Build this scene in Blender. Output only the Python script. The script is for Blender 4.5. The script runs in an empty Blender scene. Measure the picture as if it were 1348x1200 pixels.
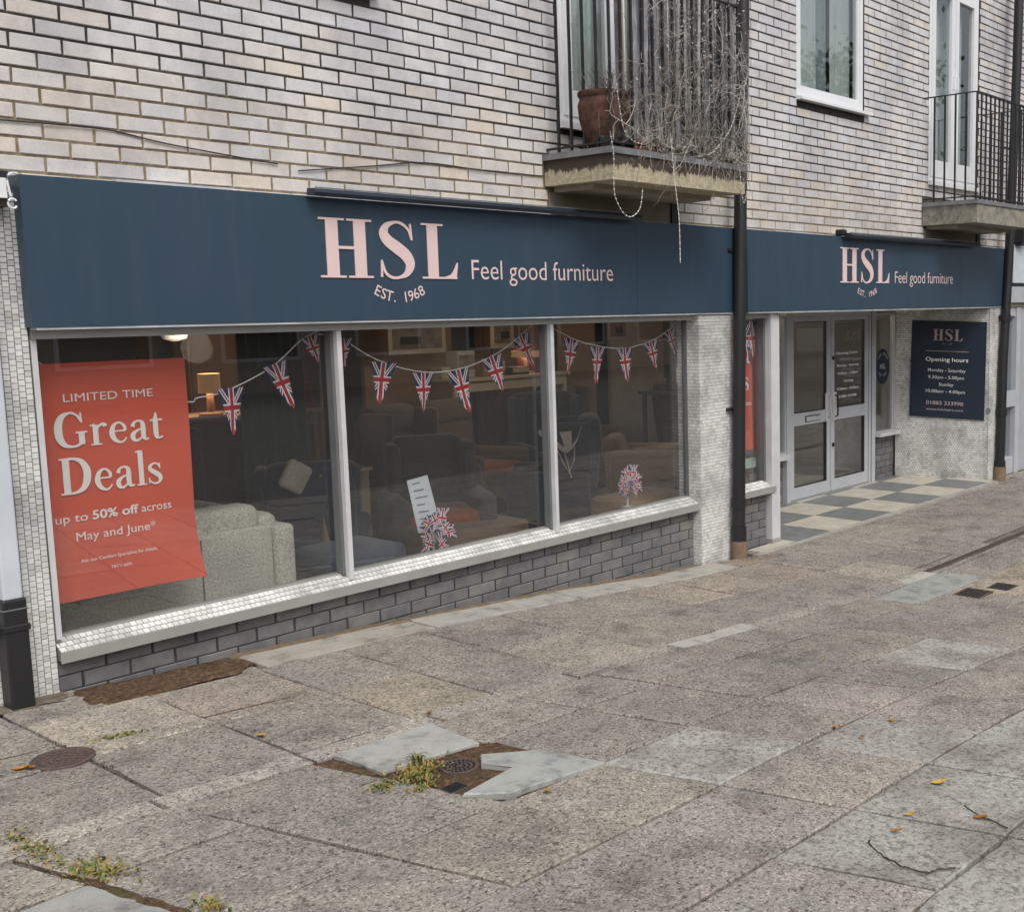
import bpy, bmesh, math, random
from mathutils import Vector, Matrix
random.seed(7)
R = math.radians
scn = bpy.context.scene
col = scn.collection
# ------------------------------------------------------------------ camera
EYE = 1.85
cam_d = bpy.data.cameras.new('camera'); cam = bpy.data.objects.new('camera', cam_d); col.objects.link(cam)
FPX = 1503.535
CAMR = Matrix(((0.6209515511, -0.7836680715, -0.0168381980), (-0.1103384306, -0.0661204802, -0.9916922470), (0.7760442010, 0.6176507394, -0.1275263198)))   # rows: right, down, forward
_r, _d, _f = CAMR
cam.matrix_world = Matrix(((_r[0],-_d[0],-_f[0],0),(_r[1],-_d[1],-_f[1],0),(_r[2],-_d[2],-_f[2],EYE),(0,0,0,1)))
cam_d.sensor_width = 36; cam_d.sensor_fit = 'HORIZONTAL'
cam_d.lens = FPX/1348*36
cam_d.shift_x = (674-900)/1348
cam_d.clip_start = .05; cam_d.clip_end = 400
scn.camera = cam
# ------------------------------------------------------------------ world, sun, exposure
SUN_EL, SUN_AZ = 52, 205     # azimuth the light comes from, clockwise from +Y
w = bpy.data.worlds.new('World'); scn.world = w; w.use_nodes = True
nt = w.node_tree; bg = nt.nodes['Background']
sky = nt.nodes.new('ShaderNodeTexSky'); sky.sky_type = 'NISHITA'; sky.sun_disc = False
sky.sun_elevation = R(SUN_EL); sky.sun_rotation = R(SUN_AZ); sky.air_density = 1.2; sky.dust_density = 4; sky.ozone_density = 1
hs = nt.nodes.new('ShaderNodeHueSaturation'); hs.inputs['Saturation'].default_value = .28
nt.links.new(sky.outputs[0], hs.inputs['Color']); nt.links.new(hs.outputs[0], bg.inputs[0])
bg.inputs[1].default_value = .12
sd = bpy.data.lights.new('sun', 'SUN'); sd.energy = 1.0; sd.angle = R(25); sd.color = (1, .965, .91)
so = bpy.data.objects.new('sun', sd); col.objects.link(so)
az = R(SUN_AZ); el = R(SUN_EL)
dv = Vector((math.sin(az)*math.cos(el), math.cos(az)*math.cos(el), math.sin(el)))
so.rotation_euler = dv.to_track_quat('Z', 'Y').to_euler(); so.location = (4, -6, 12)
vs = scn.view_settings; scn.display_settings.display_device = 'sRGB'
vs.view_transform = 'Standard'; vs.look = 'None'; vs.exposure = EXPO = .42; vs.gamma = 1; vs.use_curve_mapping = False

# ------------------------------------------------------------------ helpers
def tag(o, label=None, cat=None, group=None, kind=None):
    if label: o['label'] = label
    if cat: o['category'] = cat
    if group: o['group'] = group
    if kind: o['kind'] = kind
    return o
def empty(name, loc, label=None, cat=None, group=None, kind=None):
    o = bpy.data.objects.new(name, None); col.objects.link(o); o.location = loc
    o.empty_display_size = .1
    return tag(o, label, cat, group, kind)
def worldloc(o):
    v = Vector(o.location)
    while o.parent: o = o.parent; v += Vector(o.location)
    return v
def link(name, me, mat, parent=None, loc=None):
    o = bpy.data.objects.new(name, me); col.objects.link(o)
    if mat and not me.materials: me.materials.append(mat)
    if parent: o.parent = parent
    if loc is not None: o.location = loc
    return o
class MB:
    def __init__(s): s.v = []; s.f = []; s.uv = {}
    def add(s, vs, fs):
        n = len(s.v); s.v += [tuple(v) for v in vs]; s.f += [tuple(i+n for i in f) for f in fs]; return s
    def box(s, x0, x1, y0, y1, z0, z1):
        return s.add([(x0,y0,z0),(x1,y0,z0),(x1,y1,z0),(x0,y1,z0),(x0,y0,z1),(x1,y0,z1),(x1,y1,z1),(x0,y1,z1)],
            [(0,3,2,1),(4,5,6,7),(0,1,5,4),(1,2,6,5),(2,3,7,6),(3,0,4,7)])
    def hexa(s, a, b):      # two quads bottom a, top b (same winding, ccw from above)
        return s.add(list(a)+list(b), [(0,3,2,1),(4,5,6,7),(0,1,5,4),(1,2,6,5),(2,3,7,6),(3,0,4,7)])
    def tube(s, pts, r, n=8, cap=True, r2=None):
        pts = [Vector(p) for p in pts]; rings = []
        for i, p in enumerate(pts):
            d = (pts[min(i+1,len(pts)-1)]-pts[max(i-1,0)]).normalized()
            a = d.cross(Vector((0,0,1)) if abs(d.z) < .9 else Vector((1,0,0))).normalized(); b = d.cross(a)
            rr = r if r2 is None else r+(r2-r)*i/max(1,len(pts)-1)
            rings.append([p+a*math.cos(2*math.pi*k/n)*rr+b*math.sin(2*math.pi*k/n)*rr for k in range(n)])
        vs = [v for ring in rings for v in ring]; fs = []
        for i in range(len(pts)-1):
            for k in range(n): fs.append((i*n+k, i*n+(k+1)%n, (i+1)*n+(k+1)%n, (i+1)*n+k))
        if cap: fs += [tuple(range(n-1,-1,-1)), tuple((len(pts)-1)*n+k for k in range(n))]
        return s.add(vs, fs)
    def lathe(s, c, prof, n=20, cap=True):
        c = Vector(c); vs = []; fs = []
        for r, z in prof: vs += [c+Vector((r*math.cos(2*math.pi*k/n), r*math.sin(2*math.pi*k/n), z)) for k in range(n)]
        for i in range(len(prof)-1):
            for k in range(n): fs.append((i*n+k, i*n+(k+1)%n, (i+1)*n+(k+1)%n, (i+1)*n+k))
        if cap: fs += [tuple(range(n-1,-1,-1)), tuple((len(prof)-1)*n+k for k in range(n))]
        return s.add(vs, fs)
    def disc(s, c, u, v, n=28, th=None):
        c = Vector(c); u = Vector(u); v = Vector(v)
        return s.add([c+u*math.cos(2*math.pi*k/n)+v*math.sin(2*math.pi*k/n) for k in range(n)], [tuple(range(n))])
    def rbox(s, x0, x1, y0, y1, z0, z1, r=.03, seg=3):
        bm = bmesh.new(); bmesh.ops.create_cube(bm, size=1)
        for v in bm.verts: v.co = Vector(((x0+x1)/2+v.co.x*(x1-x0), (y0+y1)/2+v.co.y*(y1-y0), (z0+z1)/2+v.co.z*(z1-z0)))
        r = min(r, .49*min(x1-x0, y1-y0, z1-z0))
        bmesh.ops.bevel(bm, geom=bm.edges[:], offset=r, segments=seg, affect='EDGES', profile=.5)
        bm.verts.index_update(); s.add([v.co[:] for v in bm.verts], [[v.index for v in f.verts] for f in bm.faces]); bm.free(); return s
    def mesh(s, name, off=(0,0,0), smooth=False):
        me = bpy.data.meshes.new(name); o = Vector(off)
        me.from_pydata([tuple(Vector(v)-o) for v in s.v], [], s.f); me.validate(); me.update()
        if smooth: me.polygons.foreach_set('use_smooth', [True]*len(me.polygons)); 
        return me
    def build(s, name, mat, parent=None, smooth=False, label=None, kind=None, off=None):
        if parent: o0 = worldloc(parent)
        else: o0 = Vector(off) if off is not None else Vector((0,0,0))
        me = s.mesh(name, o0, smooth); o = link(name, me, mat, parent)
        if not parent: o.location = o0
        if smooth and s.v:
            try: me.set_sharp_from_angle(angle=R(40))
            except Exception: pass
        return tag(o, label=label, kind=kind)

class Mt:       # tiny node builder
    def __init__(s, name, rough=.8, spec=.5, metal=0):
        s.m = bpy.data.materials.new(name); s.m.use_nodes = True; s.nt = s.m.node_tree
        s.b = s.nt.nodes['Principled BSDF']; s.b.inputs['Roughness'].default_value = rough
        s.b.inputs['Specular IOR Level'].default_value = spec; s.b.inputs['Metallic'].default_value = metal
    def n(s, t, **k):
        nd = s.nt.nodes.new(t)
        for a, b in k.items(): setattr(nd, a, b)
        return nd
    def set(s, sock, v):
        if hasattr(v, 'is_output') or isinstance(v, bpy.types.NodeSocket): s.nt.links.new(v, sock)
        else:
            if isinstance(v, (tuple, list)) and len(v) == 3 and sock.type == 'RGBA': v = (*v, 1)
            sock.default_value = v
    def pos(s): return s.n('ShaderNodeNewGeometry').outputs['Position']
    def obj(s): return s.n('ShaderNodeTexCoord').outputs['Object']
    def vmul(s, v, sc):
        m = s.n('ShaderNodeVectorMath', operation='MULTIPLY'); s.set(m.inputs[0], v); s.set(m.inputs[1], sc); return m.outputs[0]
    def noise(s, v, scale, detail=3, rough=.6):
        t = s.n('ShaderNodeTexNoise'); s.set(t.inputs['Vector'], v); t.inputs['Scale'].default_value = scale
        t.inputs['Detail'].default_value = detail; t.inputs['Roughness'].default_value = rough; return t.outputs['Fac']
    def voro(s, v, scale, out='Distance', feature='F1'):
        t = s.n('ShaderNodeTexVoronoi', feature=feature); s.set(t.inputs['Vector'], v); t.inputs['Scale'].default_value = scale; return t.outputs[out]
    def ramp(s, f, stops):
        r = s.n('ShaderNodeValToRGB'); s.set(r.inputs[0], f); e = r.color_ramp.elements
        while len(e) < len(stops): e.new(.5)
        for i, (p, c) in enumerate(stops):
            e[i].position = p; e[i].color = (c, c, c, 1) if isinstance(c, (int, float)) else (*c, 1)
        return r.outputs[0]
    def mix(s, f, a, b, mode='MIX'):
        m = s.n('ShaderNodeMix', data_type='RGBA', blend_type=mode); s.set(m.inputs[0], f); s.set(m.inputs[6], a); s.set(m.inputs[7], b); return m.outputs[2]
    def math(s, op, a, b=0., c=0.):
        m = s.n('ShaderNodeMath', operation=op); s.set(m.inputs[0], a); s.set(m.inputs[1], b)
        if op in ('MULTIPLY_ADD', 'COMPARE'): s.set(m.inputs[2], c)
        return m.outputs[0]
    def bump(s, h, strength=.3, dist=.01):
        b = s.n('ShaderNodeBump'); b.inputs['Strength'].default_value = strength; b.inputs['Distance'].default_value = dist
        s.set(b.inputs['Height'], h); s.nt.links.new(b.outputs[0], s.b.inputs['Normal'])
    def col(s, c): s.set(s.b.inputs['Base Color'], c); return s
    def rnd(s):
        a = s.n('ShaderNodeObjectInfo').outputs['Random']; b = s.n('ShaderNodeNewGeometry').outputs['Random Per Island']
        return s.math('FRACT', s.math('MULTIPLY_ADD', a, 7.31, b))
def plain(name, c, rough=.7, spec=.5, metal=0, dirt=.12, scale=6, bump=0):
    t = Mt(name, rough, spec, metal); p = t.pos()
    n = t.noise(p, scale, 4); v = t.ramp(n, [(.3, 1-dirt), (.7, 1+dirt*.3)])
    t.col(t.mix(1, c, v, 'MULTIPLY'))
    if bump: t.bump(t.noise(p, 180, 2), bump, .002)
    return t.m

# ------------------------------------------------------------------ ground level
D = 5.485
TX = [-60,-5,0,2.2,4,5.2,6.5,7.5,12,20,120]; TZ = [.6,.3,.22,.145,.07,-.01,-.12,-.165,-.19,-.25,-.7]
def zg(x):
    s = 0
    for d in (-.5,-.25,0,.25,.5):
        xx = min(max(x+d, TX[0]), TX[-1]-.01)
        for i in range(len(TX)-1):
            if TX[i] <= xx <= TX[i+1]: s += TZ[i]+(TZ[i+1]-TZ[i])*(xx-TX[i])/(TX[i+1]-TX[i]); break
    return s/5

# ------------------------------------------------------------------ materials
M = {}
def m_brick():
    t = Mt('cream_brick', .88, .3); p = t.pos(); r = t.rnd()
    base = t.ramp(r, [(0,(.64,.62,.60)),(.14,(.68,.64,.60)),(.3,(.71,.68,.63)),(.42,(.66,.64,.62)),(.55,(.71,.69,.67)),(.68,(.70,.63,.56)),(.76,(.64,.63,.62)),(.86,(.69,.64,.59)),(.93,(.72,.65,.55)),(1,(.58,.56,.55))])
    n = t.noise(p, 9, 4); c = t.mix(1, base, t.ramp(n, [(.28,.86),(.62,1.03)]), 'MULTIPLY')
    sp = t.ramp(t.noise(p, 210, 2, .7), [(.30,(.45,.38,.33)),(.42,(1,1,1))]); c = t.mix(.55, c, sp, 'MULTIPLY')
    c = t.mix(1, c, (.955,.975,1.03), 'MULTIPLY')
    # soot and algae stains with their own shape, yellowish tint low down on the wall
    big = t.ramp(t.noise(t.vmul(p,(1,1,.7)), 1.3, 5), [(.36,(.62,.63,.68)),(.56,(1,1,1))]); c = t.mix(.6, c, big, 'MULTIPLY')
    z = t.n('ShaderNodeSeparateXYZ'); t.set(z.inputs[0], p)
    low = t.ramp(z.outputs[2], [(0,0),(1,1)])
    lz = t.math('MULTIPLY_ADD', z.outputs[2], -1.6, 5.0); lz = t.math('ADD', lz, t.math('MULTIPLY', t.noise(p, 2.5, 3), .6))
    cl = t.n('ShaderNodeClamp'); t.set(cl.inputs[0], lz)
    c = t.mix(t.math('MULTIPLY', cl.outputs[0], .55), c, t.mix(1, c, (1.04,.975,.87), 'MULTIPLY'))
    t.col(c); t.bump(t.math('ADD', t.noise(p, 60, 4), t.noise(p, 260, 2)), .5, .003); return t.m
def m_mortar():
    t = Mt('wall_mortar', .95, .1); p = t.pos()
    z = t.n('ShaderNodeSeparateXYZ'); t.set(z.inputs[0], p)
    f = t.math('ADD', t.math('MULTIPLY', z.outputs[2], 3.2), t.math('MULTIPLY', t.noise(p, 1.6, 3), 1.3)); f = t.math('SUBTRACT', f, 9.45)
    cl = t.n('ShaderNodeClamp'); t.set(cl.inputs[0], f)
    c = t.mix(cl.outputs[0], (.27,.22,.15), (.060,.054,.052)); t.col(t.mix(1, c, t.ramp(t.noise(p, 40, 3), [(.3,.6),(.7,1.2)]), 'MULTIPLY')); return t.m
def m_greybrick():
    t = Mt('slate_grey_brick', .75, .4); p = t.pos()
    base = t.ramp(t.rnd(), [(0,(.125,.125,.132)),(.3,(.145,.145,.155)),(.6,(.165,.163,.172)),(.85,(.14,.137,.14)),(1,(.18,.175,.175))])
    c = t.mix(1, base, t.ramp(t.noise(p, 14, 4), [(.3,.8),(.7,1.15)]), 'MULTIPLY')
    dz = t.ramp(t.noise(p, 3.1, 5), [(.5,0),(.72,1)]); c = t.mix(t.math('MULTIPLY', dz, .45), c, (.30,.27,.22))
    t.col(c); t.bump(t.noise(p, 90, 4), .4, .003); return t.m
def m_mosaic():
    t = Mt('white_mosaic', .5, .4); p = t.pos()
    c = t.ramp(t.rnd(), [(0,(.52,.52,.51)),(.25,(.66,.66,.64)),(.8,(.74,.74,.72)),(1,(.58,.56,.52))])
    c = t.mix(1, c, t.ramp(t.noise(p, 3.5, 5), [(.36,.62),(.58,1.0)]), 'MULTIPLY')
    t.col(c); t.bump(t.noise(p, 30, 3), .15, .002); return t.m
def m_slab():
    t = Mt('concrete_paving', .92, .25); p = t.pos()
    tint = t.n('ShaderNodeObjectInfo').outputs['Color']
    big = t.ramp(t.noise(p, 1.1, 5), [(.34,(.86,.85,.85)),(.6,(1.06,1.04,1.01))]); c = t.mix(1, tint, big, 'MULTIPLY')
    med = t.ramp(t.noise(p, 9, 5, .7), [(.33,.80),(.5,.98),(.68,1.13)]); c = t.mix(1, c, med, 'MULTIPLY')
    # exposed aggregate: light and dark grains
    g = t.voro(p, 135, 'Color'); sg = t.n('ShaderNodeSeparateColor'); t.set(sg.inputs[0], g)
    gr = t.ramp(sg.outputs[0], [(0,(.42,.38,.36)),(.22,(.85,.82,.80)),(.55,(1.02,1.0,.98)),(.88,(1.22,1.18,1.12)),(1,(1.75,1.68,1.55))]); c = t.mix(.85, c, gr, 'MULTIPLY')
    pit = t.ramp(t.noise(p, 55, 4, .75), [(.37,(.25,.235,.22)),(.46,(1,1,1))]); c = t.mix(.9, c, pit, 'MULTIPLY')
    st = t.ramp(t.noise(t.vmul(p,(1,1,0)), 2.6, 6, .72), [(.36,(.62,.61,.60)),(.47,(.97,.97,.96)),(.60,(1.03,1.02,1.0)),(.70,(1.2,1.17,1.12))]); c = t.mix(.85, c, st, 'MULTIPLY')
    gum = t.ramp(t.voro(t.vmul(p,(1,1,0)), 4.2), [(.055,(.55,.54,.53)),(.075,(1,1,1))]); c = t.mix(.55, c, gum, 'MULTIPLY')
    t.col(c)
    h = t.math('ADD', t.math('MULTIPLY', sg.outputs[1], .5), t.noise(p, 55, 4, .75)); t.bump(h, .65, .006); return t.m
def m_lichen():
    t = Mt('lichen_paving', .92, .25); p = t.pos()
    tint = t.n('ShaderNodeObjectInfo').outputs['Color']
    b = t.ramp(t.noise(p, 42, 6, .8), [(.42,(.48,.46,.44)),(.47,(.93,.9,.88)),(.6,(1.08,1.08,1.05))]); c = t.mix(1, tint, b, 'MULTIPLY')
    big = t.ramp(t.noise(p, 3, 4), [(.38,(.68,.65,.63)),(.56,(1,1,1))]); c = t.mix(1, c, big, 'MULTIPLY')
    g = t.voro(p, 120, 'Color'); sg = t.n('ShaderNodeSeparateColor'); t.set(sg.inputs[0], g)
    c = t.mix(.6, c, t.ramp(sg.outputs[0], [(0,.55),(.3,.95),(.9,1.1),(1,1.4)]), 'MULTIPLY')
    t.col(c); t.bump(t.noise(p, 40, 5, .75), .7, .006); return t.m
def m_smooth_slab():
    t = Mt('smooth_concrete', .85, .3); p = t.pos()
    tint = t.n('ShaderNodeObjectInfo').outputs['Color']
    c = t.mix(1, tint, t.ramp(t.noise(p, 7, 6, .7), [(.36,.58),(.48,.94),(.65,1.08)]), 'MULTIPLY')
    c = t.mix(.5, c, t.ramp(t.noise(p, 160, 2), [(.3,.6),(.45,1)]), 'MULTIPLY')
    t.col(c); t.bump(t.noise(p, 120, 3), .25, .003); return t.m
def m_soil():
    t = Mt('soil_and_moss', 1, .1); p = t.pos()
    c = t.ramp(t.noise(p, 38, 5, .7), [(.3,(.05,.035,.025)),(.5,(.12,.075,.048)),(.66,(.22,.15,.095)),(.78,(.36,.31,.22))])
    g = t.ramp(t.noise(p, 8, 3), [(.55,0),(.7,1)]); c = t.mix(t.math('MULTIPLY', g, .5), c, (.10,.11,.04))
    t.col(c); t.bump(t.noise(p, 60, 5, .8), 1, .012); return t.m
def m_glass(name='window_glass', tint=(.95,.955,.95), haze=0.):
    m = bpy.data.materials.new(name); m.use_nodes = True; n = m.node_tree; n.nodes.clear()
    o = n.nodes.new('ShaderNodeOutputMaterial'); mx = n.nodes.new('ShaderNodeMixShader'); tr = n.nodes.new('ShaderNodeBsdfTransparent')
    gl = n.nodes.new('ShaderNodeBsdfGlossy'); gl.inputs['Roughness'].default_value = .0; gl.inputs['Color'].default_value = (.95,.97,1,1)
    fr = n.nodes.new('ShaderNodeFresnel'); ge = n.nodes.new('ShaderNodeNewGeometry'); mr = n.nodes.new('ShaderNodeMapRange')
    mr.inputs['To Min'].default_value = 1.75; mr.inputs['To Max'].default_value = 1/1.75      # same reflection from both faces of the pane
    n.links.new(ge.outputs['Backfacing'], mr.inputs['Value']); n.links.new(mr.outputs[0], fr.inputs[0])
    tr.inputs[0].default_value = (*tint, 1)
    n.links.new(fr.outputs[0], mx.inputs[0]); n.links.new(tr.outputs[0], mx.inputs[1]); n.links.new(gl.outputs[0], mx.inputs[2])
    out = mx.outputs[0]
    if haze:
        d = n.nodes.new('ShaderNodeBsdfDiffuse'); d.inputs[0].default_value = (.55,.55,.54,1); m2 = n.nodes.new('ShaderNodeMixShader'); m2.inputs[0].default_value = haze
        n.links.new(out, m2.inputs[1]); n.links.new(d.outputs[0], m2.inputs[2]); out = m2.outputs[0]
    n.links.new(out, o.inputs[0]); return m
def m_navy():
    t = Mt('navy_sign_panel', .38, .45); p = t.pos()
    c = t.mix(1, (.033,.060,.094), t.ramp(t.noise(t.vmul(p,(1,1,.35)), 2.2, 4), [(.3,(.88,.95,.92)),(.7,(1.07,1.02,1.04))]), 'MULTIPLY')
    d = t.ramp(t.noise(t.vmul(p,(6,1,.6)), 2, 5), [(.50,0),(.8,1)]); c = t.mix(t.math('MULTIPLY', d, .10), c, (.16,.18,.19))
    t.col(c); return t.m
def m_flag():
    t = Mt('union_flag_cloth', .8, .3)
    uv = t.n('ShaderNodeUVMap').outputs[0]; s = t.n('ShaderNodeSeparateXYZ'); t.set(s.inputs[0], uv)
    u = t.math('SUBTRACT', s.outputs[0], .5); v = t.math('SUBTRACT', s.outputs[1], .58)
    au = t.math('ABSOLUTE', u); av = t.math('ABSOLUTE', v)
    vv = t.math('MULTIPLY', v, .95)
    d1 = t.math('ABSOLUTE', t.math('SUBTRACT', u, vv)); d2 = t.math('ABSOLUTE', t.math('ADD', u, vv)); d = t.math('MINIMUM', d1, d2)
    lt = lambda a, b: t.math('LESS_THAN', a, b)
    c = t.mix(lt(d, .075), (.014,.032,.12), (.72,.72,.74)); c = t.mix(lt(d, .024), c, (.42,.015,.03))
    c = t.mix(lt(t.math('MINIMUM', au, t.math('MULTIPLY', av, 1.2))  , .105), c, (.74,.74,.76)); c = t.mix(lt(t.math('MINIMUM', au, t.math('MULTIPLY', av, 1.2)), .060), c, (.45,.015,.03))
    t.col(c); return t.m
def m_fabric(name, c, v=.25):
    t = Mt(name, .95, .2); p = t.pos()
    t.b.inputs['Sheen Weight'].default_value = .2
    k = t.ramp(t.noise(p, 85, 3, .8), [(.3,1-v),(.7,1+v)]); k2 = t.ramp(t.noise(p, 3, 3), [(.3,.85),(.7,1.1)])
    t.col(t.mix(1, t.mix(1, c, k, 'MULTIPLY'), k2, 'MULTIPLY')); t.bump(t.noise(p, 200, 2), .3, .002); return t.m
def m_wood(name, c, sc=1.):
    t = Mt(name, .6, .4); p = t.vmul(t.pos(), (14*sc, 14*sc, 1.2*sc))
    t.col(t.mix(1, c, t.ramp(t.noise(p, 2.5, 5, .7), [(.3,.6),(.7,1.25)]), 'MULTIPLY')); return t.m
def m_reed():
    t = Mt('weathered_slat', .9, .2); p = t.pos()
    base = t.ramp(t.rnd(), [(0,(.13,.13,.14)),(.3,(.25,.25,.27)),(.6,(.34,.34,.37)),(.85,(.22,.20,.18)),(1,(.46,.45,.43))])
    c = t.mix(1, base, t.ramp(t.noise(t.vmul(p,(60,60,5)), 1.6, 5, .8), [(.35,.35),(.6,1.2),(.75,1.9)]), 'MULTIPLY'); t.col(c); return t.m
def m_beige_concrete():
    t = Mt('weathered_slab_edge', .92, .2); p = t.pos()
    c = t.mix(1, (.46,.41,.29), t.ramp(t.noise(p, 34, 5, .8), [(.3,.55),(.6,1.1)]), 'MULTIPLY')
    z = t.n('ShaderNodeSeparateXYZ'); t.set(z.inputs[0], p)
    f = t.math('ADD', t.math('MULTIPLY', z.outputs[2], 5.5), t.noise(t.vmul(p,(3,3,1)), 5, 5, .8)); f = t.ramp(t.math('SUBTRACT', f, 15.02), [(.56,0),(.66,1)])
    c = t.mix(f, c, (.07,.055,.045)); t.col(c); t.bump(t.noise(p, 60, 4), .6, .006); return t.m
def m_leaf(name, a, b):
    t = Mt(name, .6, .4); c = t.ramp(t.rnd(), [(0,a),(1,b)]); t.col(c)
    t.b.inputs['Transmission Weight'].default_value = 0; return t.m
def m_grating():
    return plain('rusty_cast_iron', (.13,.095,.085), .8, .4, .3, .3, 20, .4)
M['brick'] = m_brick(); M['mortar'] = m_mortar(); M['gbrick'] = m_greybrick(); M['mosaic'] = m_mosaic()
M['gmortar'] = plain('dark_mortar', (.065,.064,.066), .95, .1, 0, .3, 20)
M['grout'] = plain('tile_grout', (.085,.082,.075), .95, .1, 0, .3, 10)
M['slab'] = m_slab(); M['lichen'] = m_lichen(); M['smooth'] = m_smooth_slab(); M['soil'] = m_soil()
M['glass'] = m_glass(haze=.012); M['glass_up'] = m_glass('upstairs_glass', (.8,.83,.82)); M['navy'] = m_navy(); M['flag'] = m_flag()
M['alu'] = plain('white_aluminium', (.60,.60,.61), .35, .5, 0, .14, 5)
M['greyalu'] = plain('grey_aluminium', (.34,.34,.32), .4, .5, .1, .12, 5)
M['alumdark'] = plain('dark_grey_aluminium', (.15,.155,.16), .45, .5, .1, .12, 5)  # dark grey metal of the inner frame members
M['upvc'] = plain('white_upvc', (.76,.77,.79), .3, .5, 0, .06, 4)
M['door'] = plain('door_aluminium', (.50,.52,.55), .35, .5, .1, .12, 4)
M['pink'] = plain('pale_pink_lettering', (.74,.56,.54), .5, .4, 0, .03, 4)
M['whitep'] = plain('white_print', (.88,.87,.85), .6, .4, 0, .03, 4)
M['dimwhite'] = plain('off_white_print', (.62,.62,.62), .6, .4, 0, .05, 30)
M['dimpink'] = plain('dull_pink_print', (.46,.36,.36), .6, .4, 0, .05, 30)
M['board'] = plain('dark_navy_board', (.016,.026,.045), .45, .4, 0, .1, 3)
M['red'] = plain('coral_red_paper', (.67,.105,.056), .65, .35, 0, .08, 3)
M['black'] = plain('black_plastic', (.018,.018,.021), .42, .5, 0, .3, 8)
M['blackp'] = plain('black_painted_iron', (.02,.02,.023), .5, .5, 0, .3, 14)
M['pipewhite'] = plain('pale_blue_white_paint', (.56,.60,.65), .4, .5, 0, .12, 5)
M['clay'] = plain('brown_clay_base', (.24,.165,.11), .8, .3, 0, .3, 14, .3)
M['terracotta'] = plain('terracotta', (.115,.055,.04), .85, .3, 0, .7, 16, .3)
M['flash'] = plain('lead_flashing', (.22,.22,.235), .55, .5, .2, .3, 9)
M['whiteedge'] = plain('white_flashing', (.66,.67,.70), .5, .5, 0, .4, 3)
M['slabedge'] = m_beige_concrete()
M['soffit'] = plain('painted_soffit', (.33,.30,.24), .9, .2, 0, .25, 4)
M['render_panel'] = plain('brown_render_panel', (.26,.225,.17), .9, .2, 0, .2, 3)
M['reed'] = m_reed()
M['twig'] = m_leaf('dry_twig', (.26,.24,.21), (.60,.57,.53))
M['twigdark'] = m_leaf('dark_twig', (.07,.06,.055), (.30,.26,.22))
M['bulb'] = plain('clear_bulbs', (.8,.8,.76), .3, .5, 0, 0, 4)
M['iron'] = m_grating()
M['creamtile'] = plain('cream_floor_tile', (.50,.465,.39), .55, .4, 0, .22, 7, .1)
M['greytile'] = plain('slate_floor_tile', (.19,.20,.20), .5, .4, 0, .25, 7, .1)
M['sillbase'] = plain('sill_grout', (.24,.24,.23), .9, .2, 0, .3, 10)  # grout, its dark tone also imitating shade in the sill's row joints
M['curb'] = plain('pale_threshold_stone', (.38,.36,.32), .8, .3, 0, .25, 8, .2)
M['foliage'] = m_leaf('tree_leaf', (.035,.065,.02), (.10,.15,.045)); M['bark'] = plain('bark', (.10,.08,.06), .95, .2, 0, .4, 12, .6)
M['curtain'] = plain('pale_curtain', (.74,.77,.76), .9, .2, 0, .1, 3)  # cloth paled to imitate bright sky reflected in the upstairs panes

# ------------------------------------------------------------------ ground and paving
def sheet():
    mb = MB(); xs = [-60,-30,-12,-6,-3]+[i*.5-2 for i in range(36)]+[18,24,34,60,120]; ys = [-80,-30,-10,-3,0,2,4,5.6,6.5]
    for y in ys:
        for x in xs: mb.v.append((x, y, zg(x)-.055))
    n = len(xs)
    for j in range(len(ys)-1):
        for i in range(n-1): mb.f.append((j*n+i, j*n+i+1, (j+1)*n+i+1, (j+1)*n+i))
    o = mb.build('ground', plain('street_asphalt', (.11,.105,.10), .95, .2, 0, .3, 3, .4), kind='structure')
    return o
sheet()
_mb = MB(); _xs = [-1.1+.5*k for k in range(35)]
for _x in _xs: _mb.v += [(_x,-.1,zg(_x)-.045),(_x,5.46,zg(_x)-.045)]
for _k in range(len(_xs)-1): _mb.f.append((2*_k,2*_k+2,2*_k+3,2*_k+1))
_mb.build('paving_bed', plain('dark_bedding_soil', (.04,.034,.028), 1, .1, 0, .3, 12, .5), kind='structure')
pav = empty('pavement', (0,0,0), kind='structure')
slab_count = [0]
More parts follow.
